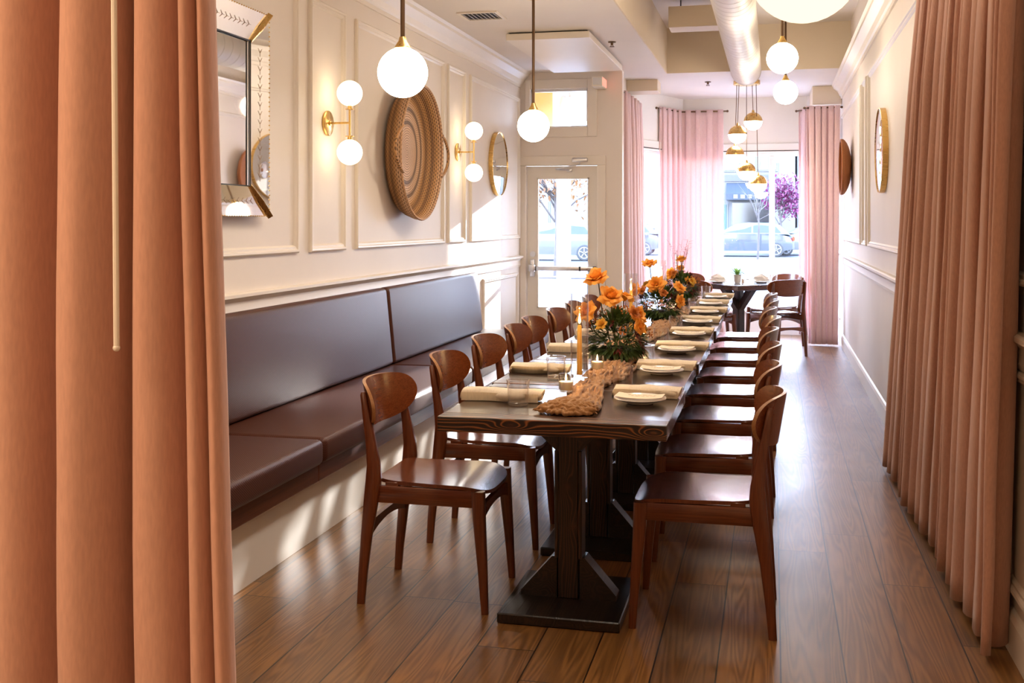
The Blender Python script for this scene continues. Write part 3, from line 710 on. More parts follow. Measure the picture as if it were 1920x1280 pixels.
put_chair(.03, 11.86, face_to(-.6, .8), 'wooden chair at the window table, right side, nearer of the two', g)
put_chair(.02, 12.74, face_to(-.75, -.65), 'wooden chair at the window table, right side, in front of the mullion', g)
put_chair(-.68, 11.62, face_to(.62, .78), 'wooden chair at the window table, left side, nearer of the two', g)
put_chair(-.80, 12.66, face_to(.75, -.65), 'wooden chair at the window table, left side, against the pink curtain', g)

# ------------------------------------------------------------------ tables
def make_table(star=False):
    t = thing('dining_table', 'x', 'table', (0, 0, 0)); h = .388; tz = .741
    b = MB(); b.box(-h, h, -h + .09, h - .09, tz - .05, tz - .001, .002, 1); b.build('table_top', M['burnt_top'], t, smooth=False)
    for s_ in (-1, 1):
        b = MB(); y0, y1 = (h - .0895, h) if s_ > 0 else (-h, -h + .0895); b.box(-h, h, y0, y1, tz - .052, tz, .004, 2); b.build('end_board', M['burnt_x'], t, smooth=False)
    b = MB(); b.box(-.036, .036, -.045, .045, .037, tz - .05, .003, 1); b.build('post', M['burnt_z'], t, smooth=False)
    b = MB(); b.box(.036, .050, -.042, .042, .18, tz - .17, .002, 1); b.box(-.050, -.036, -.042, .042, .18, tz - .17, .002, 1); b.build('facing_board', M['burnt_z'], t, smooth=False)
    for s_ in (() if star else (-1, 1)):
        b = MB(); b.loops([[(s_ * x, y, z) for x, z in ((.042, .037), (.175, .037), (.175, .055), (.060, .185), (.042, .185))] for y in (-.038, .038)]); b.build('lower_brace', M['burnt_d'], t, smooth=False)
        b = MB(); b.loops([[(s_ * x, y, z) for x, z in ((.036, tz - .05), (.165, tz - .05), (.155, tz - .07), (.052, tz - .165), (.036, tz - .175))] for y in (-.038, .038)]); b.build('upper_brace', M['burnt_d'], t, smooth=False)
    if star:
        for q in range(4):
            mt = Matrix.Rotation(q * PI / 2, 4, 'Z'); b = MB(); b.loops([[mt @ Vector((x, y, z)) for x, z in ((.160, tz - .052), (.245, tz - .052), (.050, tz - .285), (.046, tz - .20))] for y in (-.036, .036)]); b.build('diagonal_brace', M['burnt_z'], t, smooth=False)
    b = MB(); b.box(-.215, .215, -.245, .245, .001, .037, .004, 1); b.build('base_plate', M['burnt_d'], t, smooth=False)
    b = MB(); b.box(-.16, .16, -.30, .30, tz - .066, tz - .0505, .002, 1); b.build('top_batten', M['burnt_d'], t, smooth=False)
    return t
tb0 = make_table()
for i in range(8):
    c = tb0 if i == 0 else copy_tree(tb0)
    c.location = (-.722 - (.012 if i % 2 else 0), TY0 + .388 + .79 * i, 0)
    tag(c, 'square dark charred wood table, %s in the long row' % (ORD[i] if i in (0, 7) else ORD[i] + ' from the camera'), 'table', 'square tables pushed into one long row')
wt_ = make_table(True); wt_.location = (-.36, 12.05, 0); wt_.rotation_euler = (0, 0, PI / 4 + .02)
for k in list(wt_.keys()):
    if k == 'group': del wt_['group']
tag(wt_, 'square dark wood table turned cornerwise in the bay window', 'table')
TZ = .741
def tc(i): return TY0 + .388 + .79 * i

# ------------------------------------------------------------------ table settings
def solid_grid(b, f, nu, nv, th):
    V = {}
    for s_ in (0, 1):
        for i in range(nu + 1):
            for j in range(nv + 1):
                p = Vector(f(i / nu, j / nv)); V[s_, i, j] = b.bm.verts.new(p + Vector((0, 0, th * s_)))
    for i in range(nu):
        for j in range(nv):
            for s_ in (0, 1): b.face([V[s_, i, j], V[s_, i + 1, j], V[s_, i + 1, j + 1], V[s_, i, j + 1]])
    for i in range(nu):
        for j in (0, nv): b.face([V[0, i, j], V[0, i + 1, j], V[1, i + 1, j], V[1, i, j]])
    for j in range(nv):
        for i in (0, nu): b.face([V[0, i, j], V[0, i, j + 1], V[1, i, j + 1], V[1, i, j]])
def make_plate(r=.096):
    b = MB(); b.lathe([(0, .002), (r * .5, .001), (r * .52, .006), (r * .9, .014), (r, .020), (r * .985, .023), (r * .86, .018), (r * .6, .009), (0, .008)], 48)
    return b.build('plate', M['porcelain'], ang=50)
def napkin_mesh(seed, L=.25, r=.024, slump=0):
    b = MB(); rings = []; n = 28; m = 26
    for i in range(n + 1):
        u = i / n; x = (u - .5) * L; ring = []
        for k in range(m):
            a = 2 * PI * k / m
            q = noise.noise(Vector((u * 4 + seed * 7.1, math.cos(a) * .8, math.sin(a) * .8))) * .18 + noise.noise(Vector((u * 11 + seed, math.cos(a) * 2, math.sin(a) * 2))) * .07
            rr = r * (1 + q) * (1 - .10 * abs(u - .5) * 2)
            y = math.cos(a) * rr * 1.30; z = math.sin(a) * rr * .82
            z = max(z, -r * .70)
            ring.append((x + .008 * math.sin(a * 1) * (1 if i in (0, n) else .5), y + slump * .02 * math.sin(u * 7), z + r * .72))
        rings.append(ring)
    b.loops(rings)
    # loose end flap lying along the roll
    solid_grid(b, lambda u, v: ((u - .5) * L * .96, -r * 1.22 - .004 + .006 * math.sin(u * 9 + seed), .0015 + v * r * .9), 14, 4, .0025)
    # spiral end seam
    b.tube([(L / 2 + .0015, r * .9 * (1 - t_ / 26) * math.cos(t_ * .5) * 1.1, r * .72 + r * .7 * (1 - t_ / 26) * math.sin(t_ * .5)) for t_ in range(26)], .0012, 5)
    return b
def make_napkin(seed, name='rolled_napkin', m='linen', **k):
    b = napkin_mesh(seed, **k); return b.build(name, M[m], ang=60)
def make_card():
    t = thing('menu_card', 'x', 'card'); b = MB()
    solid_grid(b, lambda u, v: ((u - .5) * .172, (v - .5) * .098, .006 * (2 * u - 1) ** 2), 8, 3, .0012); b.build('card_stock', M['card'], t, smooth=False)
    b = MB(); rr = random.Random(3)
    for ln in range(2):
        x = -.03 if ln else -.045
        while x < .05:
            wv = rr.uniform(.008, .018); pts = [(x + wv * q / 6, .012 - ln * .022 + .0035 * math.sin(q * 2.2 + x * 90), .0042) for q in range(7)]
            b.tube(pts, .0004, 4); x += wv + .006
    b.build('handwriting', M['ink'], t); return t
def make_tumbler():
    b = MB(); b.lathe([(0, .001), (.034, .001), (.037, .004), (.042, .090), (.0418, .0925), (.0395, .0925), (.0385, .089), (.0345, .012), (0, .010)], 36); return b.build('water_glass', M['glass'], ang=40)
pl0 = make_plate(); cd0 = make_card(); gl0 = make_tumbler(); naps = [make_napkin(s_, L=.25 + .01 * (s_ % 3), r=.029) for s_ in range(3)]
fl = dict(p=0, c=0, g=0)
def inst(key, o):
    if fl.get(key): return copy_tree(o)
    fl[key] = 1; return o
def seat_name(i, side): return '%s place on the %s side' % (ORD[i], side)
nu_ = [0, 0, 0]
for i in range(8):
    y = tc(i)
    o = inst('p', pl0); o.location = (-.470 + .004 * math.sin(i * 3), y + .035, TZ); tag(o, 'small white plate under a menu card, %s' % seat_name(i, 'aisle'), 'plate', 'plates along the aisle side')
    o = inst('c', cd0); o.location = (-.470 + .003 * math.sin(i * 5), y + .035, TZ + .0235); o.rotation_euler = (0, 0, -.04 + .05 * math.sin(i * 2.3)); tag(o, 'cream menu card lying on the plate, %s' % seat_name(i, 'aisle'), 'card', 'menu cards')
    k = i % 3; o = naps[k] if not nu_[k] else copy_tree(naps[k]); nu_[k] = 1; o.location = (-.462 + .004 * math.sin(i * 4), y + .19, TZ); o.rotation_euler = (0, 0, -.06 + .03 * math.sin(i)); tag(o, 'rolled beige linen napkin behind the plate, %s' % seat_name(i, 'aisle'), 'napkin', 'rolled napkins on the aisle side')
    o = inst('g', gl0); o.location = (-.575 + .008 * math.sin(i * 2.7), y + .33 + .02 * math.cos(i * 3), TZ); tag(o, 'clear water glass, %s' % seat_name(i, 'aisle'), 'glass', 'water glasses on the aisle side')
nl = make_napkin(11, L=.30, r=.030, slump=1); nl.location = (-.975, 3.93, TZ); nl.rotation_euler = (0, 0, -.02); tag(nl, 'rumpled rolled beige napkin at the left front corner of the long table', 'napkin', 'rolled napkins on the bench side')
for i in range(1, 6):
    o = copy_tree(naps[i % 3]); o.location = (-.985 + .006 * math.sin(i * 4), tc(i) - .05, TZ); o.rotation_euler = (0, 0, .02 - .03 * math.sin(i)); tag(o, 'rolled beige linen napkin, %s' % seat_name(i, 'bench'), 'napkin', 'rolled napkins on the bench side')
for i in range(6):
    o = copy_tree(gl0); o.location = ((-.892, -.890, -.895, -.90, -.89, -.90)[i], (3.835, 4.53, 5.36, 6.1, 6.95, 7.7)[i], TZ); tag(o, 'clear water glass, %s' % seat_name(i, 'bench'), 'glass', 'water glasses on the bench side')

# gauze runner: one long gathered cloth, folds crossing over each other
def runner():
    b = MB(); y0, y1 = 3.64, 9.5; N3 = noise.noise; rr = random.Random(12)
    def cen(y): return -.700 + .040 * math.sin(y * 1.9 + .5) + .025 * math.sin(y * 4.1) - .045 * max(0, 1 - (y - 3.64) / .25)
    def wid(y): return .078 + .018 * math.sin(y * 2.7) + .045 * max(0, 1 - (y - 3.64) / .30)
    def ribbon(pts, rx, rz):
        rings = []; n = 7
        for i, p in enumerate(pts):
            d = (pts[min(i + 1, len(pts) - 1)] - pts[max(0, i - 1)]); d.z = 0; d.normalize(); u = Vector((-d.y, d.x, 0)); e = min(1, (min(i, len(pts) - 1 - i) + .6) / 4)
            tw = 1 + .25 * N3(p * 7)
            rings.append([p + u * (math.cos(2 * PI * k / n) * rx * e * tw) + Vector((0, 0, max(-p.z + TZ + .0015, math.sin(2 * PI * k / n) * rz * e))) for k in range(n)])
        b.loops(rings)
    b.grid(lambda u, v: (cen(y0 + .05 + (y1 - y0 - .1) * u) + (v - .5) * 1.8 * wid(y0 + (y1 - y0) * u), y0 + .05 + (y1 - y0 - .1) * u, TZ + .004 + .006 * math.sin(PI * v)), 300, 8)
    K = 70
    for k in range(K):
        o = (k + .5) / K * 2 - 1; pts = []; m = 520; ph = rr.uniform(0, 6); st = y0 + .03 + rr.uniform(0, .05) + .07 * abs(o) ** 3
        for i in range(m):
            y = st + (y1 - rr.uniform(0, .01) * 0 - st) * i / (m - 1)
            x = cen(y) + wid(y) * (o * .80 + .62 * N3(Vector((y * 3.4, k * .13, 2 + (k % 3)))) + .25 * N3(Vector((y * 7.5, k * .45, 5))) + .12 * N3(Vector((y * 16, k * 1.1, 8))))
            z = TZ + .010 + .010 * (1 - o * o) + .026 * max(-.5, N3(Vector((y * 6.5, k * 1.3, 9)))) + .004 * N3(Vector((y * 21, k * 2.9, 3))) + .014 * max(0, N3(Vector((x * 9, y * 7, 4))))
            pts.append(Vector((x, y + .012 * N3(Vector((y * 9, k, 1))), max(TZ + .006, z))))
        ribbon(pts, (.0030, .0042, .0060)[k % 3], .0075)
    for q in range(30):
        yb = y0 + .003 + q * .0058; hw_ = .128 * math.sqrt(max(.1, 1 - (1 - min(1, (q + 1.5) / 9)) ** 2)) * (1 - .012 * q); pts = []; rz_ = rr.uniform(.8, 1.03)
        for i in range(46):
            u = i / 45 * 2 - 1; x = cen(y0) + u * hw_ * rz_
            y = yb + .030 * u * u * (1 if q < 4 else .4) + .022 * N3(Vector((u * 2.6, q * .20, 7))) + .007 * N3(Vector((u * 7, q * .6, 2)))
            z = TZ + .010 + .013 * (1 - u ** 4) * min(1, (q + 1) / 6) + .016 * N3(Vector((u * 3.5, q * 1.3, 1))) + .005 * N3(Vector((u * 11, q, 5)))
            pts.append(Vector((x, y, max(TZ + .007, z))))
        ribbon(pts, .0036 if q % 3 else .006, .0075)
    o = b.build('table_runner', M['gauze'], ang=180)
    md = o.modifiers.new('fuse', 'REMESH'); md.mode = 'VOXEL'; md.voxel_size = .0021; md.use_smooth_shade = True
    md = o.modifiers.new('soften', 'SMOOTH'); md.factor = .4; md.iterations = 1
    return o
tag(runner(), 'crumpled rust coloured gauze runner down the middle of the long table', 'table runner')

# candles
def flame(parent, x, y, z, s_=1):
    b = MB(); b.lathe([(0, 0), (.0042 * s_, .004 * s_), (.0058 * s_, .011 * s_), (.0045 * s_, .021 * s_), (.0018 * s_, .032 * s_), (0, .040 * s_)], 14, (x, y, z)); b.build('flame', M['flame'], parent, ang=80)
    ld = bpy.data.lights.new('candle_glow', 'POINT'); ld.energy = .55; ld.color = (1, .58, .22); ld.shadow_soft_size = .0025; lo = bpy.data.objects.new('candle_glow', ld); C.objects.link(lo); lo.location = (x, y, z + .0425 * s_); lo.parent = parent
def taper(x, y, zt, what):
    b = MB(); b.lathe([(0, .002), (.036, .002), (.0365, .006), (.0355, .345), (.0345, .347), (.0335, .345), (.0335, .010), (0, .008)], 36)
    o = b.build('cylinder_vase', M['glass'], ang=40, loc=(x, y, TZ + .024)); tag(o, 'tall clear glass cylinder around a yellow taper candle, ' + what, 'vase', 'tall glass cylinders')
    t = thing('taper_candle', 'yellow taper candle inside a tall glass cylinder, ' + what, 'candle', (x, y, TZ + .033), 0, 'yellow taper candles')
    b = MB(); b.lathe([(0, 0), (.022, 0), (.022, .006), (.014, .010), (.014, .03), (0, .03)], 24); b.build('holder', M['glass'], t)
    h = zt - TZ - .033; b = MB(); b.lathe([(0, .012), (.0115, .012), (.0105, h * .6), (.0085, h - .004), (.006, h), (0, h - .002)], 20); b.build('wax', M['wax'], t, ang=60)
    b = MB(); b.tube([(0, 0, h - .003), (.001, 0, h + .010)], .001, 6); b.build('wick', M['wick'], t); flame(t, 0, 0, h + .006)
taper(-.757, 4.345, .985, 'nearest the camera'); taper(-.775, 6.13, 1.01, 'second from the camera'); taper(-.82, 8.32, .99, 'third from the camera'); taper(-.80, 9.72, 1.0, 'farthest')
def votive(x, y, what):
    b = MB(); b.lathe([(0, .001), (.024, .001), (.026, .004), (.029, .066), (.0275, .066), (.0245, .008), (0, .007)], 30)
    o = b.build('votive_holder', M['glass'], ang=40, loc=(x, y, TZ + .028)); tag(o, 'small clear glass candle holder, ' + what, 'candle holder', 'votive holders')
    t = thing('votive_candle', 'lit cream votive candle, ' + what, 'candle', (x, y, TZ + .036), 0, 'votive candles')
    b = MB(); b.lathe([(0, 0), (.0238, 0), (.0255, .030), (.0245, .031), (0, .029)], 24); b.build('wax', M['waxw'], t)
    b = MB(); b.tube([(0, 0, .028), (0, 0, .036)], .001, 6); b.build('wick', M['wick'], t); flame(t, 0, 0, .033, .7)
votive(-.748, 4.00, 'on the front end of the runner'); votive(-.725, 4.60, 'behind the nearest glass cylinder'); votive(-.655, 5.72, 'behind the nearest flowers'); votive(-.66, 7.7, 'behind the middle flowers')

# flowers
def petal_mat(name, c1, c2):
    m = mat(name); n = N(m); f = n.noise(n.coord(), 18, 3)
    n.l(n.ramp(f, (.3, c1), (.7, c2)), n.b.inputs['Base Color']); setp(n.b, rough=.55)
    tr = n.n('ShaderNodeBsdfTranslucent'); tr.inputs[0].default_value = (*c2, 1); mx = n.n('ShaderNodeMixShader'); mx.inputs[0].default_value = .25
    n.l(n.b.outputs[0], mx.inputs[1]); n.l(tr.outputs[0], mx.inputs[2]); n.l(mx.outputs[0], n.out.inputs[0]); return m
M['rose'] = petal_mat('orange_petals', (.95, .36, .035), (1.0, .50, .075))
M['gold'] = petal_mat('yellow_petals', (.85, .45, .05), (.95, .58, .09))
M['rust'] = petal_mat('rust_petals', (.50, .14, .025), (.68, .24, .04))
M['burg'] = petal_mat('burgundy_leaves', (.10, .014, .016), (.20, .030, .024))
M['green'] = petal_mat('dark_green_leaves', (.030, .060, .012), (.085, .13, .028))
M['pine'] = petal_mat('pine_needles', (.035, .080, .016), (.11, .18, .04))
M['plant'] = petal_mat('bright_green_leaves', (.09, .20, .04), (.22, .38, .10))
M['twig'] = paint('grey_twigs', (.16, .12, .10), .8)
M['stemg'] = paint('green_stem', (.06, .07, .025), .6)
def petal(b, base, out, up, L, W_, curl, seed=0):
    """cupped petal with an outward rolled lip"""
    out = out.normalized(); up = up.normalized(); side = out.cross(up).normalized(); nu, nv = 7, 6; V = []
    for i in range(nu + 1):
        u = i / nu; row = []
        ang = .25 + curl * u; 
        r = L * u
        # integrate a curved spine
        p = base.copy(); st = 8
        for q in range(int(st * u + .5)):
            a = .15 + curl * ((q + .5) / st) ** 1.3; p = p + (up * math.cos(a) + out * math.sin(a)) * (L / st)
        wd = W_ * (math.sin(min(1, u * 1.15) * PI * .55) ** .8) * (1 - .25 * max(0, u - .75) * 4 * .6)
        for j in range(nv + 1):
            v = (j / nv - .5) * 2
            cup = out * (-wd * .45 * v * v) + up * (.10 * L * u * math.sin(v * 5 + seed) * .5)
            tip = up * (-.22 * L * u * u * v * v) - out * (.10 * L * u * u * v * v) + out * (.10 * L * u ** 4 * (1 - abs(v)))
            row.append(b.bm.verts.new(p + side * wd * v + cup + tip))
        V.append(row)
    for i in range(nu):
        for j in range(nv): b.face([V[i][j], V[i + 1][j], V[i + 1][j + 1], V[i][j + 1]])
def rose(b, c, ax, r, seed):
    rr = random.Random(seed); ax = ax.normalized(); u = ax.orthogonal().normalized(); w_ = ax.cross(u); k = 0
    for layer, (n, L, W_, curl) in enumerate(((3, .85, .30, -.25), (4, .90, .40, .05), (5, .98, .46, .55), (5, 1.08, .50, 1.25), (5, 1.15, .50, 2.0))):
        for i in range(n):
            a = 2 * PI * (i + .5 * layer) / n + rr.uniform(-.2, .2)
            o_ = u * math.cos(a) + w_ * math.sin(a)
            petal(b, c + o_ * r * (.10 + .03 * layer) - ax * r * .30, o_, ax, r * L * rr.uniform(.85, 1.15), r * W_ * rr.uniform(.85, 1.1), curl + rr.uniform(-.3, .3), k); k += 1
def leaf(b, p, d, L, W_, droop=.3):
    d = d.normalized(); s_ = d.cross(Vector((0, 0, 1))); s_ = (s_ if s_.length > .1 else Vector((1, 0, 0))).normalized(); up = s_.cross(d); V = []
    for i in range(6):
        u = i / 5; wd = W_ * math.sin(PI * min(.98, u * .9 + .08)) ; q = p + d * L * u - Vector((0, 0, droop * L * u * u))
        V.append([b.bm.verts.new(q - s_ * wd + up * wd * .3), b.bm.verts.new(q), b.bm.verts.new(q + s_ * wd + up * wd * .3)])
    for i in range(5):
        for j in range(2): b.face([V[i][j], V[i + 1][j], V[i + 1][j + 1], V[i][j + 1]])
def rdir(rr, zmin=-.2):
    while True:
        v = Vector((rr.uniform(-1, 1), rr.uniform(-1, 1), rr.uniform(zmin, 1)))
        if .1 < v.length < 1: return v.normalized()
def arrangement(x, y, label, seed, roses, R0=.15, H0=.22, twigs=False):
    rr = random.Random(seed); t = thing('flower_arrangement', label, 'flowers', (x, y, TZ + .03), 0, 'floral centrepieces'); Z = Vector((0, 0, 1))
    b = MB(); b.lathe([(0, 0), (.045, 0), (.055, .03), (.05, .055), (.045, .055), (.042, .01), (0, .008)], 28); b.build('bowl', M['burnt_d'], t)
    b = MB()
    for k in range(620):
        d = rdir(rr, -.6); p = Vector((d.x * R0 * .60, d.y * R0 * .60, .075 + max(-.22, d.z) * H0 * .5)); leaf(b, p, d + Vector((0, 0, rr.uniform(-.2, .3))), rr.uniform(.035, .065), rr.uniform(.005, .010), rr.uniform(0, .5))
    tag(b.build('leaves', M['green'], t, ang=180), kind='stuff')
    b = MB()
    for k in range(46):
        d = rdir(rr, -.6); d.z *= .7; p = Vector((d.x * R0 * .5, d.y * R0 * .5, .07 + max(-.15, d.z) * H0 * .45)); d = (d + Vector((0, 0, .05))).normalized()
        tip = p + d * rr.uniform(.05, .075)
        for q in range(34):
            dd = (d + rdir(rr, -1) * .62).normalized(); L_ = rr.uniform(.05, .085); e = p + d * rr.uniform(0, .05)
            s_ = dd.cross(Z).normalized() * .0011 if abs(dd.z) < .95 else Vector((.0011, 0, 0)); m_ = e + dd * L_; m_.z = max(m_.z, .012)
            a, c_, f_ = b.bm.verts.new(e - s_), b.bm.verts.new(e + s_), b.bm.verts.new(m_ - Vector((0, 0, .008))); b.face([a, c_, f_])
    tag(b.build('pine_sprigs', M['pine'], t, ang=180), kind='stuff')
    b = MB()
    for k in range(16):
        d = rdir(rr, -.2); p = Vector((d.x * R0 * .75, d.y * R0 * .75, .09 + d.z * H0 * .55))
        for q in range(16): leaf(b, p, d + rdir(rr, -1) * .8, rr.uniform(.025, .045), .004, .2)
    b.build('burgundy_sprays', M['burg'], t, ang=180)
    b = MB()
    for k in range(9):
        d = rdir(rr, -.1); p = Vector((d.x * R0 * .85, d.y * R0 * .85, .10 + d.z * H0 * .62))
        for q in range(26):
            e = rdir(rr, -1); b.sphere(p + e * .020, .0034, 6, 4)
    tag(b.build('rust_clusters', M['rust'], t, ang=80), kind='stuff')
    for k in range(5):
        a = 2 * PI * k / 5 + seed; d = Vector((math.cos(a), math.sin(a), .75)); b = MB(); c = Vector((d.x * R0 * .72, d.y * R0 * .72, .08 + H0 * rr.uniform(.25, .6)))
        rose(b, c, d, rr.uniform(.026, .034), seed * 10 + k); b.build('small_bloom', M['gold'] if k % 2 else M['rust'], t, ang=180, recalc=False)
    for k, (dx, dy, dz, r, ax) in enumerate(roses):
        b = MB(); rose(b, Vector((dx, dy, dz)), Vector(ax), r, seed * 100 + k); ro = b.build('rose', M['rose'], t, ang=180, recalc=False)
        b = MB(); e = Vector((dx, dy, dz)) - Vector(ax).normalized() * r * .3
        b.tube([Vector((dx * .3, dy * .3, .06)), Vector((dx * .75, dy * .75, dz * .6)), e], [.0032, .003, .0028], 6); b.build('stem', M['stemg'], ro)
    if twigs:
        b = MB()
        for k in range(14):
            d = Vector((rr.uniform(-.25, .25), rr.uniform(-.25, .25), 1)).normalized(); p = Vector((-.02, 0, .1)); q = p + d * rr.uniform(.25, .40); b.tube([p, (p + q) / 2 + rdir(rr, -1) * .012, q], [.0016, .0013, .0008], 5)
            for z_ in range(5): b.tube([q - d * .02 * z_, q - d * .02 * z_ + rdir(rr, 0) * .035], [.0009, .0005], 4)
        b.build('dry_twigs', M['twig'], t)
    return t
# offsets along the picture plane: right vector (.97,.23)
arrangement(-.70, 5.03, 'orange roses and dark greenery, centrepiece nearest the camera', 3, [(-.085, -.05, .365, .060, (-.3, -.5, 1)), (-.015, -.08, .285, .060, (.1, -.8, 1)), (-.125, -.10, .215, .055, (-.5, -.8, .7)), (.095, -.02, .20, .045, (.8, -.5, .5)), (.02, .10, .27, .045, (.3, .3, 1)), (.11, -.07, .155, .036, (.9, -.6, .2))], .17, .24)
arrangement(-.715, 7.15, 'orange roses and burgundy greenery, middle centrepiece', 5, [(-.065, -.02, .350, .052, (-.1, -.3, 1)), (-.02, -.05, .22, .062, (-.2, -.9, .7)), (-.15, -.04, .18, .050, (-.8, -.6, .4)), (.12, .0, .20, .045, (.7, -.5, .7)), (.13, -.06, .12, .042, (.9, -.6, .2))], .17, .24)
arrangement(-.73, 9.10, 'orange roses and greenery with dry twigs, farthest centrepiece', 8, [(-.005, .0, .315, .050, (0, -.3, 1)), (-.08, -.05, .20, .050, (-.3, -.9, .5)), (.07, -.04, .14, .048, (.5, -.9, .5)), (-.02, .08, .24, .04, (0, .5, 1))], .17, .22, True)

# ------------------------------------------------------------------ settings on the window table
for (x, y, nm) in ((-.58, 12.0, 'left'), (-.12, 12.08, 'right')):
    o = copy_tree(pl0); o.location = (x, y, TZ); o.scale = (1.15, 1.15, 1); tag(o, 'white plate on the window table, %s of the potted plant' % nm, 'plate', 'plates on the window table')
    b = MB(); rings = []
    for i in range(9):
        u = i / 8; pr = (.95, 1, .98, .9, .85, .8, .62, .42, .12)[i]
        rings.append([(math.cos(a) * .085 * pr * (1 + .35 * noise.noise(Vector((math.cos(a) * 2.2, math.sin(a) * 2.2 + x * 5, u * 4)))), math.sin(a) * .062 * pr * (1 + .35 * noise.noise(Vector((math.sin(a) * 2.2, math.cos(a) * 2.2 + x * 3, u * 4 + 5)))), .001 + .072 * u + .022 * u * noise.noise(Vector((math.cos(a) * 1.8, math.sin(a) * 1.8, x * 9)))) for a in [2 * PI * k / 30 for k in range(30)]])
    b.loops(rings); o = b.build('folded_napkin', M['linenw'], ang=60, loc=(x, y, TZ + .021)); tag(o, 'puffed white napkin on the %s plate of the window table' % nm, 'napkin', 'white napkins on the window table')
    o = copy_tree(gl0); o.location = (x + .13, y + .08, TZ); tag(o, 'clear water glass on the window table beside the %s plate' % nm, 'glass', 'glasses on the window table')
t = thing('potted_plant', 'green strappy leaved plant in a small white pot on the window table', 'plant', (-.37, 12.02, TZ))
b = MB(); b.lathe([(0, .001), (.030, .001), (.034, .01), (.041, .088), (.043, .092), (.038, .092), (.036, .080), (0, .080)], 32); b.build('pot', M['terra'], t)
b = MB(); b.lathe([(0, .082), (.0355, .081)], 24); b.build('soil', M['soil'], t)
b = MB(); rr = random.Random(4)
for k in range(22):
    a = k * 2.4; el = .45 + .9 * (k / 22); d = Vector((math.cos(a) * math.cos(el), math.sin(a) * math.cos(el), math.sin(el))); leaf(b, Vector((0, 0, .082)), d, rr.uniform(.12, .17), .012, rr.uniform(.25, .6))
b.build('leaves', M['plant'], t, ang=180)
for nm, dx in (('salt_shaker', .0), ('pepper_shaker', .05)):
    t = thing(nm, 'small glass %s on the window table right of the plant' % nm.split('_')[0] + ' shaker', 'shaker', (-.31 + dx, 11.93 + dx, TZ)); t['label'] = 'tiny glass %s shaker beside the plant pot on the window table' % nm.split('_')[0]
    b = MB(); b.lathe([(0, .001), (.016, .001), (.015, .04), (0, .04)], 20); b.build('body', M['porcelain'] if dx == 0 else M['glass'], t)
    b = MB(); b.lathe([(.0155, .04), (.015, .05), (.008, .055), (0, .055)], 20); b.build('cap', M['steel'], t)

# ------------------------------------------------------------------ curtains
def curtain(name, label, m, path, zt, zb, folds, amp, seed, group=None, splay=None, sharp=.0, gather=True, nv=28, per=18, sag=.0, hem=None, h2=.22):
    """path(t, z01) -> (x, y, nx, ny) plan centre line and normal; folds run down it"""
    b = MB(); rr = random.Random(seed); nu = folds * per
    ph = [rr.uniform(-.6, .6) for _ in range(folds + 2)]; am = [rr.uniform(.65, 1.25) for _ in range(folds + 2)]
    def f(u, v):
        z01 = v; z = zt + (zb - zt) * v; q = u * folds; k = int(q); fr = q - k; w0 = ph[k] + (ph[k + 1] - ph[k]) * fr; a_ = am[k] + (am[k + 1] - am[k]) * fr
        th = 2 * PI * q + w0 * .9 * math.sin(v * 1.7 + k * .3)
        wv = math.sin(th + sharp * math.sin(th)) + h2 * math.sin(2 * th + k + v * 1.2) 
        top = .55 + .45 * min(1, v * 5)
        d = amp * a_ * wv * top * (.85 + .25 * v) + .006 * noise.noise(Vector((u * folds * 1.5, v * 5, seed)))
        x, y, nx, ny = path(u, v)
        tx, ty = -ny, nx; s_ = amp * .55 * math.sin(2 * th) * a_
        return (x + nx * d + tx * s_, y + ny * d + ty * s_, z if v < .999 or hem is None else z)
    b.grid(f, nu, nv)
    o = b.build(name, m, ang=180, recalc=True); md = o.modifiers.new('cloth_thickness', 'SOLIDIFY'); md.thickness = .003; md.offset = 0
    return tag(o, label, 'curtain', group)
def line(a, c, a2=None, c2=None):
    a = Vector(a); c = Vector(c); a2 = Vector(a2 or a); c2 = Vector(c2 or c)
    def p(t, v):
        s_, e = a.lerp(a2, v), c.lerp(c2, v); q = s_.lerp(e, t); d = (e - s_).normalized(); return q.x, q.y, -d.y, d.x
    return p
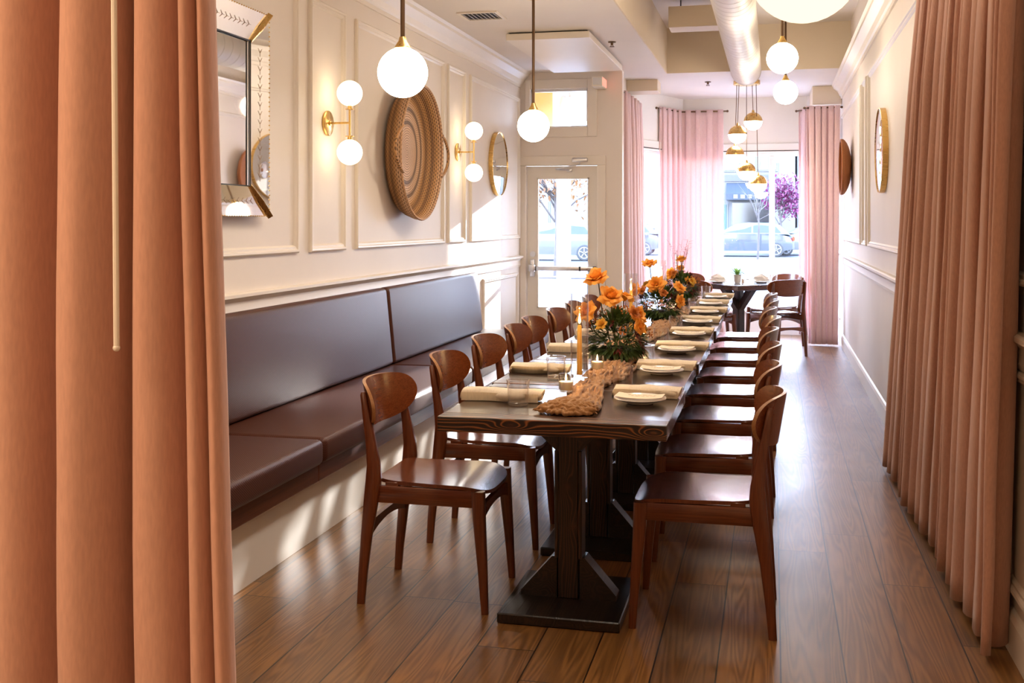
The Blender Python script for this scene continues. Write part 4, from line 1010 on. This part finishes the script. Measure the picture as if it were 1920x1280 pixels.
# near left, drawn across the opening
def left_curtain():
    base = [(0, .10), (-.04, -.20), (.08, -.48), (.33, -.55), (.55, -.38), (.70, .0), (.80, .42), (.92, .62), (1.02, .60), (1.05, .38)]
    edges = [-1.70, -1.60, -1.51, -1.41, -1.28, -1.17, -1.056, -.942, -.872]
    P = []
    for k in range(len(edges) - 1):
        w_ = edges[k + 1] - edges[k]
        for q, (a, d) in enumerate(base): P.append((edges[k] + a * w_, d * .125 * (1, .85, 1.1)[k % 3] * (1 if k < 7 else .6), k))
    e = edges[-1]
    P += [(e, .008, 9), (e - .001, -.012, 9), (e + .005, -.028, 9), (e + .013, -.026, 9), (e + .017, -.004, 9), (e + .020, .004, 9), (e + .026, -.012, 9), (e + .033, -.016, 9), (e + .037, .0, 9), (e + .034, .03, 9)]
    b = MB(); pts = []
    for i in range(len(P) - 1):
        p0, p1, p2, p3 = (P[max(0, min(len(P) - 1, i + j))] for j in (-1, 0, 1, 2))
        for q in range(5):
            t = q / 5; c = [0, 0]
            for a in (0, 1): c[a] = .5 * (2 * p1[a] + (p2[a] - p0[a]) * t + (2 * p0[a] - 5 * p1[a] + 4 * p2[a] - p3[a]) * t * t + (3 * p1[a] - p0[a] - 3 * p2[a] + p3[a]) * t ** 3)
            pts.append((c[0], c[1], p1[2]))
    nv = 30; G = []
    for j in range(nv + 1):
        z = 3.0 + (.02 - 3.0) * j / nv; row = []
        for x, y, k in pts:
            dr = .006 * math.sin(z * 1.7 + k * 1.9) + .004 * math.sin(z * 4 + k)
            fl_ = (1.9 - z) * .036 * min(1, max(0, (x + .93) / .10))
            sc_ = .92 + .10 * math.sin(z * 1.3 + k * 2)
            row.append(b.bm.verts.new((x + dr * (0 if k == 9 else 1) + fl_, 1.50 + y * sc_ + .004 * noise.noise(Vector((x * 20, z * 3, 1))), z)))
        G.append(row)
    for j in range(nv):
        for i in range(len(pts) - 1): b.face([G[j][i], G[j][i + 1], G[j + 1][i + 1], G[j + 1][i]])
    o = b.build('curtain', M['curtain'], ang=180); md = o.modifiers.new('cloth_thickness', 'SOLIDIFY'); md.thickness = .003; md.offset = 0
    return tag(o, 'blush pink velvet curtain filling the left foreground', 'curtain')
left_curtain()
t = thing('curtain_wand', 'thin pale curtain wand hanging over the left foreground curtain', 'curtain wand', (-.925, 1.405, 2.9)); 
b = MB(); b.tube([(-.012, 0, 0), (.002, 0, -1.68)], .0045, 10); b.sphere((.002, 0, -1.682), .0055, 10, 6); b.build('rod', M['porcelain'], t)
b = MB(); b.tube([(-.012, 0, 0), (-.012, .01, .04), (-.012, .03, .06)], .002, 6); b.build('hook', M['steel'], t)
# near right, pulled back along the wall
curtain('curtain', 'long blush pink curtain gathered along the aisle wall at right', M['curtain'], line((.690, 3.34), (.690, 5.55), (.690, 3.72), (.650, 6.60)), 2.56, .03, 17, .040, 5, sharp=.35, per=20)
# bay curtains
gb = 'pale pink curtains of the bay window'
curtain('curtain', 'pale pink curtain hanging beside the street door', M['curtain_far'], line((-1.505, 11.28), (-1.49, 12.72), (-1.50, 11.32), (-1.48, 12.85)), 2.775, .03, 6, .036, 6, gb, h2=.08, per=26)
def bent(t, v):
    A, B, D = Vector((-1.33, 13.32)), Vector((-1.11, 13.84)), Vector((-.60, 13.86)); L1, L2 = (B - A).length, (D - B).length; q = t * (L1 + L2)
    if q < L1: p = A.lerp(B, q / L1); d = (B - A).normalized()
    else: p = B.lerp(D, (q - L1) / L2); d = (D - B).normalized()
    return p.x, p.y, -d.y, d.x
curtain('curtain', 'pale pink curtain turning the left corner of the bay window', M['curtain_far'], bent, 2.80, .03, 8, .030, 8, gb, h2=.10, per=26)
curtain('curtain', 'wide pale pink curtain at the right end of the bay window', M['curtain_far'], line((.375, 12.86), (.725, 12.84), (.40, 12.86), (.70, 12.84)), 2.715, .02, 5, .036, 9, gb, h2=.10, per=28)
curtain('curtain', 'narrow pale pink curtain strip tucked behind the right bay curtain', M['curtain_far'], line((.31, 13.80), (.47, 13.60)), 2.775, .03, 2, .028, 10, gb, h2=.05, per=26)
def rod(label, pts, name='curtain_rod'):
    t = thing(name, label, 'curtain rod', pts[0]); o = Vector(pts[0]); b = MB(); b.tube([Vector(p) - o for p in pts], .009, 10); b.build('rod', M['darkbrass'], t)
    for p in (pts[0], pts[-1]):
        b = MB(); b.sphere(Vector(p) - o, .015, 12, 8); b.build('finial', M['darkbrass'], t)
rod('curtain rod above the curtain beside the street door', [(-1.515, 11.2, 2.755), (-1.515, 12.79, 2.755)])
rod('bent curtain rod at the left corner of the bay window', [(-1.37, 13.28, 2.78), (-1.11, 13.84, 2.78), (-.55, 13.87, 2.78)])
rod('curtain rod above the wide right bay curtain', [(.35, 12.87, 2.695), (.755, 12.85, 2.695)])
rod('short curtain rod above the narrow right curtain strip', [(.28, 13.82, 2.755), (.50, 13.56, 2.755)])
rod('curtain rod above the long curtain on the aisle wall', [(.692, 3.25, 2.58), (.692, 5.65, 2.58)])

# ------------------------------------------------------------------ the street outside
M['asphalt'] = paint('asphalt', (.030, .029, .033), .8, .06, 1.5, .1)
M['walk'] = paint('sidewalk_concrete', (.26, .26, .26), .8, .04, 1.5, .1)
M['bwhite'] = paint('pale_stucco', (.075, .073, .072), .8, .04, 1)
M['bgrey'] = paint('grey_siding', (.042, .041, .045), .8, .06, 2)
M['navy'] = paint('blue_awning', (.009, .014, .022), .7, .1, 2)
M['teal'] = paint('teal_door', (.007, .032, .023), .5, .08, 2)
M['yellow'] = paint('yellow_plaster', (.62, .30, .015), .6, .04, 2)
M['carblue'] = paint('blue_car_paint', (.005, .012, .021), .25, .02, 1, 0, coat=.8)
M['cargrey'] = paint('grey_car_paint', (.014, .018, .022), .25, .02, 1, 0, coat=.8)
M['hub'] = paint('wheel_alloy', (.12, .12, .13), .4)
M['carglass'] = paint('dark_car_glass', (.003, .005, .007), .08, .02, 1, 0)
M['bloom'] = petal_mat('magenta_blossom', (.07, .006, .035), (.14, .02, .08))
M['autumn'] = petal_mat('autumn_leaves', (.09, .028, .006), (.15, .07, .02))
M['bark'] = paint('grey_bark', (.05, .04, .035), .9, .2, 6)
GZ = -.14
b = MB(); b.box(-40, 40, YW + .1, 19, GZ - .2, GZ); b.box(-40, LW - .2, -5, YW + .1, GZ - .2, GZ); b.box(LW - .2, -1.6, YD + .2, YW + .1, GZ - .2, -.01); struct(b.build('sidewalk', M['walk'], smooth=False), 'pale sidewalk outside the window')
b = MB(); b.box(-60, 60, 19, 56, GZ - .22, GZ - .02); struct(b.build('street', M['asphalt'], smooth=False), 'wide pale street outside')
b = MB(); b.box(-60, 60, 56, 62, GZ - .2, GZ + .08); struct(b.build('sidewalk_far', M['walk'], smooth=False), 'far sidewalk across the street')
b = MB(); b.box(LW - .15, LW, 11.6, 12.9, 2.2, 2.96); struct(b.build('wall_entry', M['yellow'], smooth=False), 'yellow side wall of the entry outside the door')
b = MB(); b.box(LW - .15, -1.63, YD + .12, 14.1, 2.96, 3.1); b.box(LW - .15, -1.2, 14.1, 14.2, 2.72, 3.6); struct(b.build('ceiling_entry', M['ceil'], smooth=False), 'roof of the recessed entry outside the door')
b = MB(); b.box(LW - .15, LW, 12.9, 14.1, 2.2, 2.96); b.box(LW - .15, LW, 13.9, 14.1, -.14, 2.2); struct(b.build('wall_entry_front', M['ceil'], smooth=False), 'white outer part of the entry side wall')
t = thing('flood_light', 'white security flood light seen through the transom window', 'lamp', (-2.31, 12.6, 2.80))
b = MB(); b.box(-.11, .11, -.05, .05, -.11, .06, .012, 2, Matrix.Rotation(.4, 4, 'X') @ Matrix.Rotation(.25, 4, 'Y')); b.build('head', M['porcelain'], t)
b = MB(); b.tube([(0, .02, .05), (0, .03, .16)], .014, 8); b.build('bracket', M['porcelain'], t)
def building(name, label, x0, x1, y0, h, m, wins, extra=None):
    t = thing(name, label, 'building', ((x0 + x1) / 2, y0, GZ)); cx = (x0 + x1) / 2
    b = MB(); b.box(x0 - cx, x1 - cx, 0, 8, 0, h); b.build('walls', m, t, smooth=False)
    b = MB(); b.box(x0 - cx - .1, x1 - cx + .1, -.25, .1, h - .4, h + .1, .04, 1); b.build('cornice', M['bwhite'], t, smooth=False)
    for (a, c, z0, z1, mm) in wins:
        b = MB(); b.box(a - cx - .08, c - cx + .08, -.06, .02, z0 - .08, z1 + .08, .01, 1); w_ = b.build('window' if z0 > .3 else 'door', M['bwhite'], t, smooth=False)
        b = MB(); b.box(a - cx, c - cx, -.09, -.05, z0, z1); b.build('pane', M[mm], w_, smooth=False)
    return t
W2 = lambda x0, n, st, z0, z1, mm='carglass', w_=1.0: [(x0 + i * st, x0 + i * st + w_, z0, z1, mm) for i in range(n)]
b1 = building('shop_building', 'pale shop building across the street with blue awning and teal door', -5.6, 1.2, 62, 7.6, M['bwhite'], [(-3.3, -2.5, .05, 2.5, 'teal'), (-2.2, -.2, .6, 2.6, 'carglass'), (-5.2, -3.8, .6, 2.6, 'carglass')] + W2(-4.8, 3, 2, 4.4, 6.3))
b = MB(); b.loops([[(x, -1.0, 2.75), (x, -.02, 2.75), (x, -.02, 3.7), (x, -1.0, 3.1)] for x in (-.3, 2.3)]); b.build('awning', M['navy'], b1, smooth=False)
b = MB()
for k in range(5): b.box(.1 + k * .38, .34 + k * .38, -1.03, -1.0, 2.82, 3.04)
b.build('awning_lettering', M['bwhite'], b1, smooth=False)
b = MB(); b.box(-2.3, 2.4, -.1, -.01, 3.8, 4.15); b.build('sign_board', M['bgrey'], b1, smooth=False)
building('shop_building', 'pale grey sided building across the street with shuttered windows', 1.3, 12, 62, 9, M['bgrey'], [(1.7, 2.9, 3.2, 5.2, 'navy'), (2.0, 3.2, .1, 2.5, 'navy')] + W2(4.5, 3, 2.4, 1, 2.8))
building('shop_building', 'long white building across the street seen through the door', -30, -5.8, 62, 7, M['bwhite'], W2(-29, 9, 2.5, .8, 2.7, 'carglass', 1.4) + W2(-29, 9, 2.5, 4.2, 5.9))
def car(name, label, x, y, m, rz=0, L=4.4):
    t = thing(name, label, 'car', (x, y, GZ - .02), rz); s_ = L / 4.4
    body = [(-2.2, .35), (-2.18, .75), (-2.05, .95), (-1.75, 1.02), (-1.15, 1.08), (1.0, 1.06), (1.6, .98), (2.12, .82), (2.2, .6), (2.18, .34), (1.75, .26), (-1.75, .26)]
    b = MB(); n = 9
    rings = []
    for i in range(n):
        v = -1 + 2 * i / (n - 1); k = 1 - .05 * abs(v) ** 4; rings.append([(px * s_ * k, v * .88, .26 + (pz - .26) * (1 - .06 * abs(v) ** 3)) for px, pz in body])
    b.loops(rings); b.build('body', m, t, ang=40)
    cab = [(-2.0, 1.0), (-1.55, 1.42), (-1.1, 1.52), (-.1, 1.54), (.45, 1.47), (1.25, 1.03)]
    b = MB(); b.loops([[(px * s_, v * (.80 - (.16 if pz > 1.2 else 0)), pz) for px, pz in cab] for v in (-1, -.5, 0, .5, 1)]); cb = b.build('cabin', m, t, ang=40)
    for sd_ in (-1, 1):
        b = MB()
        for q in ([(-1.6, 1.08), (-1.35, 1.36), (-.35, 1.45), (-.35, 1.08)], [(-.27, 1.08), (-.27, 1.45), (.35, 1.40), (1.0, 1.08)]):
            b.loops([[(px * s_, sd_ * (.80 - .16 * min(1, max(0, (pz - 1.0) / .42))) + o_ * sd_, pz) for px, pz in q] for o_ in (-.01, .012)])
        b.build('side_window', M['carglass'], cb, smooth=False)
    for wx in (-1.38, 1.38):
        for wy in (-.80, .80):
            b = MB(); b.lathe([(0, -.1), (.30, -.1), (.33, -.07), (.33, .07), (.30, .1), (0, .1)], 28, (wx * s_, wy, .33), 'y'); wh = b.build('wheel', M['rubber'], t)
            b = MB(); b.lathe([(.20, -.005), (.235, -.005), (.235, .008), (.20, .008)], 20, (wx * s_, wy * 1.13, .33), 'y'); 
            for q in range(5): b.box(-.02, .02, -.015, .015, 0, .21, 0, 1, Matrix.Translation((wx * s_, wy * 1.135, .33)) @ Matrix.Rotation(q * 2 * PI / 5, 4, 'Y'))
            b.build('rim', M['hub'], wh, smooth=False)
    b = MB(); b.box(-2.2 * s_, -2.12 * s_, .45, .75, .72, .88, .01, 1); b.box(-2.2 * s_, -2.12 * s_, -.75, -.45, .72, .88, .01, 1); b.build('tail_light', M['exitred'], t, smooth=False)
    return t
car('car', 'blue hatchback parked across the street, seen left of the mullion', -1.2, 51, M['carblue'], PI, 4.3)
car('car', 'grey car parked behind the blue hatchback, seen right of the mullion', 1.9, 53.2, M['cargrey'], PI + .05, 4.3)
car('car', 'pale car parked across the street, seen through the door glass', -8.7, 44, M['cargrey'], PI, 4.4)
car('car', 'blue car behind the pale car, seen through the door glass', -7.2, 52, M['carblue'], PI, 4.4)
def tree(name, label, x, y, h, r, n, m, seed, trunk=.09, group=None, ls=.12):
    rr = random.Random(seed); t = thing(name, label, 'tree', (x, y, GZ), 0, group)
    b = MB(); b.tube([(0, 0, 0), (.05, 0, h * .3), (-.03, .05, h * .6)], [trunk, trunk * .8, trunk * .6], 8)
    tips = []
    for k in range(14):
        d = rdir(rr, .1); p = Vector((-.02, .03, h * rr.uniform(.35, .6))); q = p + Vector((d.x * r * .9, d.y * r * .9, d.z * (h - p.z) * .9)); b.tube([p, (p + q) / 2 + rdir(rr, -1) * r * .1, q], [trunk * .4, trunk * .25, trunk * .08], 5); tips.append((p, q))
    b.build('trunk', M['bark'], t)
    b = MB()
    for k in range(n):
        p, q = rr.choice(tips); c = p.lerp(q, rr.uniform(.4, 1.1)) + rdir(rr, -1) * r * .25; leaf(b, c, rdir(rr, -1), ls * rr.uniform(.7, 1.3), ls * .3, .2)
    if n: tag(b.build('foliage', m, t, ang=180), kind='stuff')
tree('street_tree', 'slender street tree with sparse orange autumn leaves outside the door', -5.9, 30, 4.2, 1.5, 900, M['autumn'], 3, .08)
tree('street_tree', 'pink blossoming tree across the street behind the mullion', .35, 55, 3.9, 1.3, 1500, M['bloom'], 5, .07, None, .16)
tree('street_tree', 'bare thin tree across the street before the awning', -.6, 46, 4.4, 1.5, 0, M['bloom'], 9, .05)
t = thing('flower_planter', 'magenta flowers in a teal planter across the street', 'planter', (-2.9, 56.5, GZ))
b = MB(); b.lathe([(0, 0), (.3, 0), (.4, .6), (.34, .6), (0, .5)], 20); b.build('pot', M['teal'], t)
b = MB(); rr = random.Random(2)
for k in range(300): leaf(b, Vector((0, 0, .75)) + rdir(rr, -.3) * .4, rdir(rr, -1), .13, .05)
tag(b.build('blossoms', M['bloom'], t, ang=180), kind='stuff')
t = thing('park_bench', 'slatted street bench on the near sidewalk, seen through the door glass', 'bench', (-4.1, 21, GZ))
for k in range(4):
    b = MB(); b.box(-.8, .8, -.22 + k * .11, -.14 + k * .11, .44, .47, .005, 1); b.build('slat', M['bark'], t, smooth=False)
for s_ in (-.65, .65):
    b = MB(); b.box(s_ - .03, s_ + .03, -.2, .2, 0.001, .44, .005, 1); b.build('leg', M['black'], t, smooth=False)
